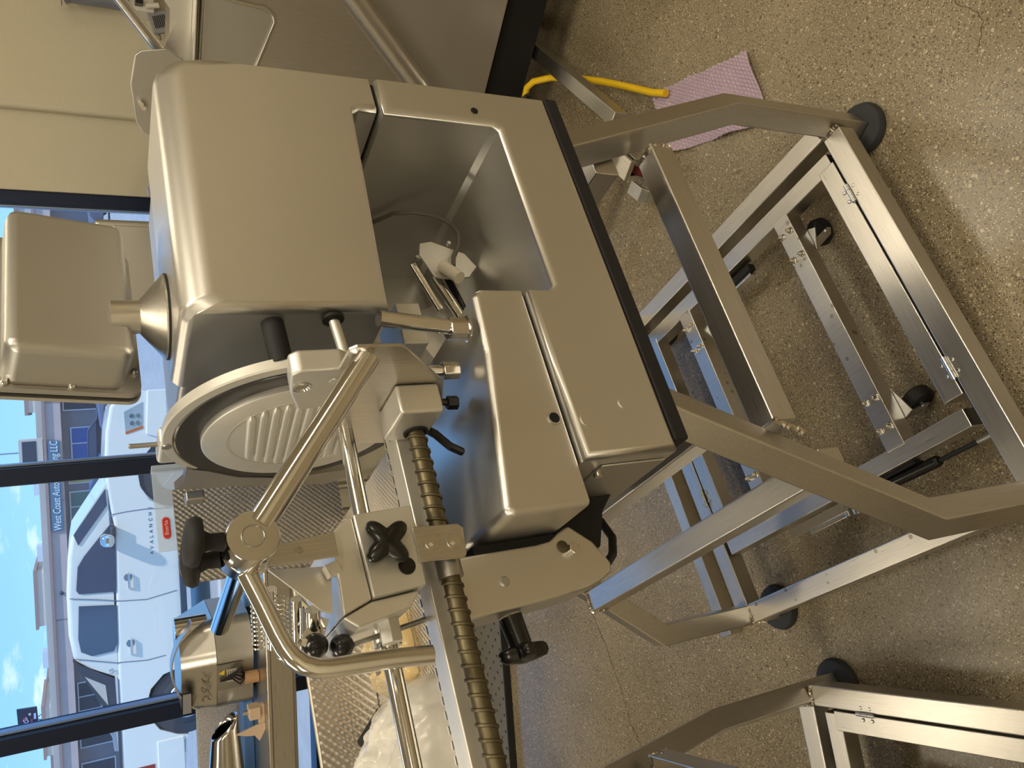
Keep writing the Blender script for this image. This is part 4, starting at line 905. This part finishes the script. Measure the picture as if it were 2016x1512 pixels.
# ------------------------------------------------------------------ bags and tub lying in the tray
def film(name, col, alpha, rough=.25):
    m = mat(name, col, rough, 0.0, alpha=alpha, spec=.5, var=.05, scale=12, bump=.25, bscale=24); return m
film('milky_film', (238, 234, 226), .66); film('clear_film', (232, 214, 170), .42, .12)
mat('wax_yellow', (222, 188, 108), .5, var=.10, scale=40); mat('tub_plastic', (228, 214, 190), .5)
from mathutils import noise
def crumple(cx, cy, z0, lx, ly, h, seed, n=72, fold=.10):
    rng = np.random.RandomState(seed); V = []; Fc = []
    ph = rng.rand(8)*6.28; fr = rng.rand(8)*5+2
    for i in range(n+1):
        for j in range(n+1):
            a, b = i/n*2-1, j/n*2-1
            e = max(0, 1-abs(a)**3.2)*max(0, 1-abs(b)**3.2)
            w_ = sum(math.sin(fr[k]*(a*math.cos(ph[k])+b*math.sin(ph[k]))*2.2+ph[k]*3)*(.5**(k*.35)) for k in range(8))
            cre = abs(math.sin(3.1*a+2.2*b+ph[0]))**.6 - .55*abs(noise.noise(Vector((a*2.6+seed,b*2.6,.3))))**.7*2.4 + .55*abs(noise.noise(Vector((a*5+seed,b*5,2.1)))) - .35*abs(noise.noise(Vector((a*11+seed,b*11,5.1))))
            V.append((cx+a*lx*(1+.05*math.sin(5*b+ph[1])), cy+b*ly*(1+.05*math.sin(4*a+ph[2])), z0 + h*e**.6*(.72+.16*w_*fold*3+.20*cre)))
    for i in range(n):
        for j in range(n): Fc.append((i*(n+1)+j, (i+1)*(n+1)+j, (i+1)*(n+1)+j+1, i*(n+1)+j+1))
    return MB().add(V, Fc)
wb_ = thing('milky_bag', 'crumpled milky plastic bag with dark parts inside lying in the dimpled tray', 'bag', (-.55,-.07,1.13))
P(crumple(-.550,-.105,1.131,.105,.105,.100,4), 'bag_film', 'milky_film', wb_, angle=80)
P(MB().cyl((-.50,-.05,1.165), (-.55,-.02,1.175), .016, n=14), 'part_inside', 'black_rubber', wb_)
P(MB().obox((-.57,-.12,1.17), (.028,.012,0), (-.006,.014,0), (0,0,.012)), 'part_inside', 'black_plastic', wb_, bevel=.003)
P(MB().cyl((-.46,-.03,1.16), (-.49,.0,1.185), .010, n=14), 'part_inside', 'black_rubber', wb_)
cb_ = thing('clear_bag', 'clear bag of yellowish waxed paper lying in the dimpled tray beside the guide rod', 'bag', (-.40,-.04,1.13))
P(crumple(-.388,-.060,1.131,.052,.075,.048,9), 'bag_film', 'clear_film', cb_, angle=80)
P(crumple(-.388,-.06,1.1305,.044,.06,.034,12), 'waxed_paper', 'wax_yellow', cb_, angle=80)
P(MB().obox((-.405,-.07,1.168), (.010,.002,0), (-.002,.004,0), (0,0,.003)), 'dark_clip', 'grey_steel', cb_)
tu = thing('plastic_tub', 'cream plastic tub with thick rim behind the milky bag against the low tray wall', 'tub', (-.56,.04,1.13))
P(MB().lathe([(.026,0),(.031,.110),(.035,.111),(.035,.120),(.031,.120),(.025,.004)], (-.560,.040,1.131), (0,0,1), 36), 'tub_body', 'tub_plastic', tu)
P(MB().tube([(-.560+.0355*math.cos(i*math.pi/18),.040+.0355*math.sin(i*math.pi/18),1.243) for i in range(36)], .002, 6, closed=True), 'tub_rim', 'tub_plastic', tu)
# ------------------------------------------------------------------ the street outside (frame X0: x right, y away)
mat('asphalt', (168, 168, 170), 0.85, var=0.12, scale=3); mat('line_white', (225, 228, 232), .7)
mat('paint_white', (240, 236, 226), .25, 0.0, coat=.6); mat('car_glass', (66, 84, 110), .08, 0.0, spec=.8); mat('cladding', (66, 72, 84), .6)
mat('tyre', (64, 68, 76), .8); mat('alloy', (190, 196, 204), .25, .9); mat('lamp_clear', (188, 200, 206), .1, .3, coat=.6); mat('amber', (206, 108, 52), .3); mat('tail_red', (150, 40, 40), .3)
mat('seam', (120, 130, 146), .7); mat('badge_chrome', (120, 128, 144), .3, .6)
mat('stucco', (196, 176, 172), .9, var=.05, scale=1.2, bump=.2, bscale=10); mat('stucco_band', (160, 136, 134), .9); mat('parapet_beige', (206, 196, 186), .9, var=.04, scale=1)
mat('brick_grey', (128, 130, 140), .9, var=.08, scale=3); mat('shop_dark', (44, 56, 78), .3, spec=.7); mat('frame_white', (200, 208, 220), .5); mat('poster_blue', (52, 98, 168), .5); mat('poster_yellow', (176, 170, 110), .6); mat('poster_green', (92, 128, 128), .6)
mat('sign_teal', (88, 122, 146), .6); mat('sign_white', (232, 240, 240), .6); mat('pole_grey', (140, 156, 180), .6); mat('screen_dark', (38, 44, 70), .5); mat('text_lilac', (196, 196, 240), .6); mat('text_red', (150, 70, 90), .6)
g = MB().box(-60, 60, 4.2, 120, -.08, -.02).build('ground_outside', M['asphalt'], xf=X0, smooth=False); struct(g)
def G(par):
    def f(mbx, nm, m_, sub=None, **k):
        o = mbx.build(nm, M[m_], **k); o.parent = sub or par; return o
    return f
# white pickup
SU = thing('white_pickup', 'white four-door sport pickup with grey rear buttress parked outside the window', 'car', local=True); SU.matrix_basis = X0
s_ = G(SU); BN, BF = 12.0, 13.9
low = [(.17,.42),(.17,.80),(.12,1.00),(-.02,1.12),(-.35,1.185),(-.70,1.215),(-1.05,1.215),(-1.30,1.19),(-1.6,1.14),(-3.58,1.19),(-4.25,1.195),(-5.02,1.20),(-5.05,.80),(-5.0,.42),(-4.55,.36),(-4.52,.50),(-4.40,.72),(-4.20,.84),(-4.02,.86),(-3.84,.80),(-3.68,.64),(-3.60,.36),(-1.47,.34),(-1.42,.52),(-1.30,.70),(-1.12,.80),(-.95,.82),(-.76,.78),(-.60,.64),(-.52,.42)]
def wcar(a, b):
    return .05 if abs(a.y-b.y) < .01 and min(a.z,b.z) > .95 else (.012 if abs(a.y-b.y) < .01 else .0)
body = s_(MB().prism(low, 'y', BN, BF), 'body', 'paint_white', weight=wcar, seg=3)
cab = [(-1.02,1.20),(-1.70,1.655),(-1.95,1.70),(-2.40,1.735),(-2.95,1.735),(-3.27,1.69),(-3.36,1.60),(-3.60,1.18)]
s_(MB().prism(cab, 'y', BN+.015, BF-.015), 'cab', 'paint_white', weight=lambda a, b: .06 if abs(a.y-b.y) < .01 and min(a.z,b.z) > 1.25 else 0., seg=3)
def panel(nm, m_, poly, off=.004, th=.010, sub=None, **k):
    return s_(MB().prism(poly, 'y', BN-off, BN-off+th), nm, m_, sub, **k)
panel('windshield', 'car_glass', [(-1.10,1.225),(-1.66,1.62),(-1.80,1.57),(-1.32,1.215)], .0, .02)
s_(MB().prism([(-1.07,1.222),(-1.685,1.642),(-1.70,1.635),(-1.09,1.215)], 'y', BN+.08, BF-.08), 'windshield_glass', 'car_glass')
w1 = panel('side_window', 'car_glass', [(-1.60,1.135),(-1.575,1.19),(-1.71,1.31),(-1.95,1.51),(-2.08,1.59),(-2.38,1.62),(-2.43,1.59),(-2.465,1.165)])
w2 = panel('side_window', 'car_glass', [(-2.585,1.60),(-2.64,1.17),(-3.14,1.175),(-3.24,1.22),(-3.255,1.48),(-3.18,1.60),(-3.01,1.625)])
panel('buttress', 'cladding', [(-3.28,1.70),(-3.345,1.62),(-3.60,1.225),(-4.27,1.215),(-4.20,1.26)], .012, .25)
panel('buttress_opening', 'parapet_beige', [(-3.50,1.575),(-3.66,1.34),(-3.93,1.32)], .016, .005)
s_(MB().box(-5.03,-4.2,BN-.004,BN+.05,1.19,1.225), 'bed_rail_cap', 'cladding')
for i, pts in enumerate(([(-1.45,1.20),(-1.43,1.0),(-1.42,.76),(-1.44,.45)], [(-2.47,1.70),(-2.53,1.40),(-2.60,1.1),(-2.63,.80),(-2.57,.42)], [(-3.25,1.69),(-3.40,1.2),(-3.44,.83),(-3.42,.60)])):
    mbq = MB(); mbq.tube([(x, BN-.001, z) for x, z in pts], .006, 6); s_(mbq, 'door_seam', 'seam')
for i, (x0, x1, z) in enumerate(((-2.25,-2.45,1.0),(-3.12,-3.33,1.01))):
    s_(MB().tube([(x0,BN-.005,z),(x0-.02,BN-.035,z),(x1+.02,BN-.035,z),(x1,BN-.005,z)], .016, 10), 'door_handle', 'chrome')
    s_(MB().lathe([(.05,0),(.05,.002)], ((x0+x1)/2+.05,BN-.001,z+.01), (0,-1,0), 20), 'handle_cup', 'seam')
mi = s_(MB().obox((-1.76,BN-.14,1.235), (.09,0,0), (0,.12,0), (0,0,.085)), 'mirror', 'chrome', bevel=.075, seg=5)
s_(MB().box(-1.74,-1.60,BN-.10,BN+.01,1.13,1.19), 'mirror_arm', 'cladding', bevel=.02)
panel('headlight', 'lamp_clear', [(-.10,.955),(.02,.72),(-.30,.735),(-.37,.95)], .006, .012)
panel('turn_signal', 'amber', [(-.30,.735),(-.37,.95),(-.40,.945),(-.335,.73)], .008, .012)
for (x, z) in ((-.16,.86),(-.16,.78),(-.26,.86),(-.26,.79)): s_(MB().lathe([(.035,0),(.03,.006)], (x,BN-.007,z), (0,-1,0), 16), 'lamp_bulb', 'chrome')
panel('bumper', 'paint_white', [(.18,.42),(.18,.66),(-.42,.70),(-.50,.46),(-.46,.42)], .03, .04, bevel=.015)
panel('running_board', 'cladding', [(-1.50,.30),(-1.50,.38),(-3.58,.38),(-3.58,.30)], .05, .08, bevel=.01)
panel('rear_lamp', 'tail_red', [(-4.84,1.10),(-4.84,.80),(-5.04,.80),(-5.04,1.10)], .006, .012)
panel('rear_bumper', 'paint_white', [(-4.55,.42),(-4.55,.76),(-5.05,.76),(-5.08,.42)], .02, .04, bevel=.015)
panel('exhaust', 'chrome', [(-4.60,.40),(-4.60,.46),(-4.78,.45),(-4.78,.41)], .0, .05)
for cx in (-.97, -4.08):
    s_(MB().cyl((cx,BN+.03,.36), (cx,BN+.30,.36), .455, n=40), 'wheel_well', 'tyre')
    wh = s_(MB().lathe([(.24,.0),(.33,.01),(.372,.05),(.372,.22),(.34,.25)], (cx,BN+.02,.352), (0,1,0), 44), 'tyre', 'tyre')
    s_(MB().lathe([(.245,.005),(.235,-.004),(.215,.03),(.06,.035),(.03,.03)], (cx,BN+.02,.352), (0,1,0), 40), 'rim', 'cladding', wh)
    for k in range(6):
        t = k*math.pi/3+.3; c = Vector((cx,BN+.022,.352)); d = Vector((math.cos(t),0,math.sin(t))); sd_ = Vector((-d.z,0,d.x))
        s_(MB().obox(c+d*.125, d*.11, sd_*.024, (0,.012,0)), 'spoke', 'alloy', wh, bevel=.006)
    s_(MB().lathe([(.24,-.006),(.246,.0),(.22,.01),(.215,.004)], (cx,BN+.018,.352), (0,1,0), 40), 'rim_lip', 'alloy', wh)
    s_(MB().lathe([(.05,.0),(.05,-.012),(.03,-.018)], (cx,BN+.02,.352), (0,1,0), 20), 'hub_cap', 'alloy', wh)
FX = lambda x, y, z: axes((x, y, z), (1,0,0), (0,0,1), (0,-1,0))
text('door_lettering', 'A  V  A  L  A  N  C  H  E', .062, .002, FX(-1.72, BN-.003, .70), M['badge_chrome'], None).parent = SU
text('trim_lettering', 'LS', .07, .002, FX(-3.50, BN-.003, 1.26), M['badge_chrome'], None).parent = SU
# parking-bay line, kerb
kb = MB().box(-14, 3.0, 10.4, 10.6, -.02, .08).build('kerb', M['parapet_beige'], xf=X0, bevel=.02); struct(kb)
# parked cars further off
def car(name, label, col, x, y, L_, flip=1, h=1.25, truck=False):
    mat('paint_'+name, col, .3, .2, coat=.5)
    c = thing(name, label, 'car', local=True); c.matrix_basis = X0 @ Matrix.Translation((x, y, -.02)); p = G(c)
    k = L_/4.2
    prof = [(-2.1*k,.25),(-2.1*k,.62),(-1.95*k,.74),(-1.15*k,.80),(-.55*k,1.18),(.65*k,1.22),(1.45*k,.86),(2.05*k,.80),(2.1*k,.30),(1.7*k,.22),(-1.7*k,.22)]
    prof = [(flip*a, b*h/1.25) for a, b in prof]
    p(MB().prism(prof, 'y', -.85, .85), 'body', 'paint_'+name, bevel=.05, seg=2)
    gl = [(-1.0*k,.82),(-.50*k,1.12),(.60*k,1.16),(1.28*k,.86)]; gl = [(flip*a, b*h/1.25) for a, b in gl]
    p(MB().prism(gl, 'y', -.87, .87), 'windows', 'car_glass')
    for q in (-1.3*k, 1.3*k): p(MB().cyl((flip*q,-.88,.30), (flip*q,.88,.30), .30, n=20), 'wheel', 'tyre')
    p(MB().box(-2.12*k,-2.06*k,-.7,.7,.52,.64) if flip > 0 else MB().box(2.06*k,2.12*k,-.7,.7,.52,.64), 'lamp', 'lamp_clear')
    return c
car('grey_sedan', 'grey sedan parked before the shops right of the sign', (112, 120, 150), 1.2, 37, 4.4)
car('dark_hatchback', 'dark hatchback parked behind the grey sedan under the shop windows', (46, 52, 74), -1.6, 41, 3.8, -1)
car('blue_coupe', 'small blue car seen over the hood of the white pickup', (70, 96, 150), -3.9, 39, 3.8)
car('silver_sedan', 'silver sedan seen past the rear buttress of the white pickup', (150, 156, 166), -12.4, 39, 4.3, -1)
car('red_hatchback', 'dark car parked at the right edge of the window beyond the display', (86, 92, 112), 9.5, 37, 4.2)
# strip of shops
SH = thing('shop_row', 'low strip of brick shops with pink stucco fascia across the car park', 'building', local=True); SH.matrix_basis = X0; b_ = G(SH)
SB = 50.0
b_(MB().box(-40,40,SB+.6,SB+14,-.02,2.45), 'brick_wall', 'brick_grey')
b_(MB().box(-40,40,SB-.6,SB+1.2,2.30,3.02), 'fascia', 'stucco')
b_(MB().box(-40,40,SB-.75,SB+1.3,3.02,3.16), 'fascia_cap', 'stucco_band')
b_(MB().box(-40,40,SB+2,SB+14,3.0,3.55), 'rear_parapet', 'parapet_beige')
for (x0, x1, z1) in ((-.2,4.0,3.95),(-12.2,-9.2,3.95),(-19.5,-16.8,3.9),(6,10,4.0),(-30,-24,4.1)):
    b_(MB().box(x0,x1,SB+3,SB+8,3.3,z1), 'roof_block', 'parapet_beige'); b_(MB().box(x0-.15,x1+.15,SB+2.9,SB+8.1,z1,z1+.15), 'roof_cap', 'stucco_band')
for (x, z) in ((-8.3,3.7),(-11.0,3.75),(-14.4,3.7),(-4.5,3.7)): b_(MB().box(x-.45,x+.45,SB+4,SB+5,3.5,z+.2), 'roof_unit', 'frame_white')
b_(MB().box(-2.9,-1.6,SB-.2,SB+1.2,3.2,4.3), 'roof_tower', 'parapet_beige'); b_(MB().box(-2.8,-1.7,SB-.22,SB-.19,3.5,4.15), 'tower_window', 'shop_dark')
wx_ = [(-.2,1.6,.45,2.2,'shop_dark'),(1.9,3.9,.45,2.2,'shop_dark'),(-2.9,-1.1,.6,1.9,'poster_blue'),(-4.2,-3.1,.5,2.1,'poster_yellow'),(-6.3,-4.6,.5,2.1,'poster_green'),(-7.9,-6.7,1.2,2.1,'shop_dark'),(-9.3,-8.1,.7,1.9,'poster_blue'),(-16.6,-15.0,.5,2.2,'shop_dark'),(-18.6,-17.0,.5,2.2,'shop_dark'),(5,7,.4,2.2,'shop_dark'),(8,10,.4,2.2,'shop_dark'),(-20.9,-19.4,.5,2.2,'shop_dark')]
for (x0, x1, z0, z1, m_) in wx_:
    f = b_(MB().box(x0,x1,SB+.52,SB+.60,z0,z1), 'window', 'frame_white')
    n_ = 2 if x1-x0 > 1.2 else 1
    for i in range(n_):
        a = x0+.07+(x1-x0-.07)*i/n_; b_(MB().box(a, x0+(x1-x0-.07)*(i+1)/n_, SB+.50,SB+.52,z0+.07,z1-.07), 'pane', m_, f)
for x in (-4.9,.3,5.4,-11.2): b_(MB().box(x-.03,x+.03,SB-.62,SB-.6,2.32,3.0), 'fascia_joint', 'stucco_band')
for x in (.9,-9.8): b_(MB().sphere((x,SB-.68,2.66), .10, 10, 8), 'fascia_lamp', 'shop_dark')
sg = b_(MB().box(-6.50,-1.72,SB-.72,SB-.62,2.42,2.96), 'sign_board', 'sign_teal')
t = text('sign_lettering', 'West Coast Auto Marketing LLC', .50, .01, FX(-4.11, SB-.74, 2.67), M['sign_white'], None, shear=.15); t.scale = (.64, 1, 1); t.matrix_basis = FX(-4.11, SB-.74, 2.67) @ Matrix.Diagonal((.70, 1, 1, 1)); t.parent = sg
# billboard with a dark display, second small sign below
BB = thing('billboard', 'dark electronic billboard on a lattice mast above the shop roof at far left', 'billboard', local=True); BB.matrix_basis = X0; q_ = G(BB)
q_(MB().obox((-23.2,70,5.72), (1.26,.1,.06), (0,.12,0), (.04,0,.64)), 'panel', 'screen_dark')
t = text('billboard_lettering', 'La Gata', .62, .01, axes((-23.45,69.80,5.62), Vector((.93,.07,.36)).normalized(), Vector((-.36,0,.93)).normalized(), (0,-1,0)), M['text_lilac'], None); t.parent = BB
for (x, z, w1_, m_) in ((-22.7,5.95,.35,'text_red'),(-22.55,5.28,.42,'text_lilac'),(-22.9,5.5,.3,'text_red'),(-22.35,5.6,.16,'parapet_beige')): q_(MB().box(x-w1_/2,x+w1_/2,69.82,69.86,z-.07,z+.07), 'display_block', m_)
for i in range(6):
    x = -23.6+.18*i; q_(MB().tube([(x,70,5.08),(x+.18*(1 if i % 2 else -1),70,4.80)], .03, 6), 'lattice', 'screen_dark')
q_(MB().cyl((-23.2,70.1,-.02), (-23.2,70.1,5.1), .12, n=12), 'mast', 'pole_grey')
q_(MB().obox((-23.2,69.9,4.42), (1.0,0,.03), (0,.1,0), (0,0,.38)), 'lower_panel', 'screen_dark')
q_(MB().box(-22.9,-22.3,69.78,69.80,4.40,4.62), 'display_block', 'text_lilac')
# slim mast on the roof
b_(MB().cyl((-2.45,SB+4,3.4), (-2.45,SB+4,9.0), .045, n=10), 'roof_mast', 'pole_grey')
# distant hills of roofs on the skyline
for i, (x, w2_, h_, lab) in enumerate(((-30,14,4.6,'pale flat-roofed warehouse far behind the billboard at left'), (14,16,5.2,'pale flat-roofed warehouse far off at the right edge of the window'))):
    hb = thing('far_warehouse', lab, 'building', local=True); hb.matrix_basis = X0; h__ = G(hb)
    h__(MB().box(x-w2_/2, x+w2_/2, 80, 92, -.02, h_), 'wall', 'parapet_beige'); h__(MB().box(x-w2_/2-.2, x+w2_/2+.2, 79.8, 92.2, h_, h_+.25), 'roof', 'stucco_band')
    for k in range(4): h__(MB().box(x-w2_/2+1+k*3.2, x-w2_/2+2.6+k*3.2, 79.95, 80.0, h_-1.6, h_-.6), 'window', 'shop_dark')
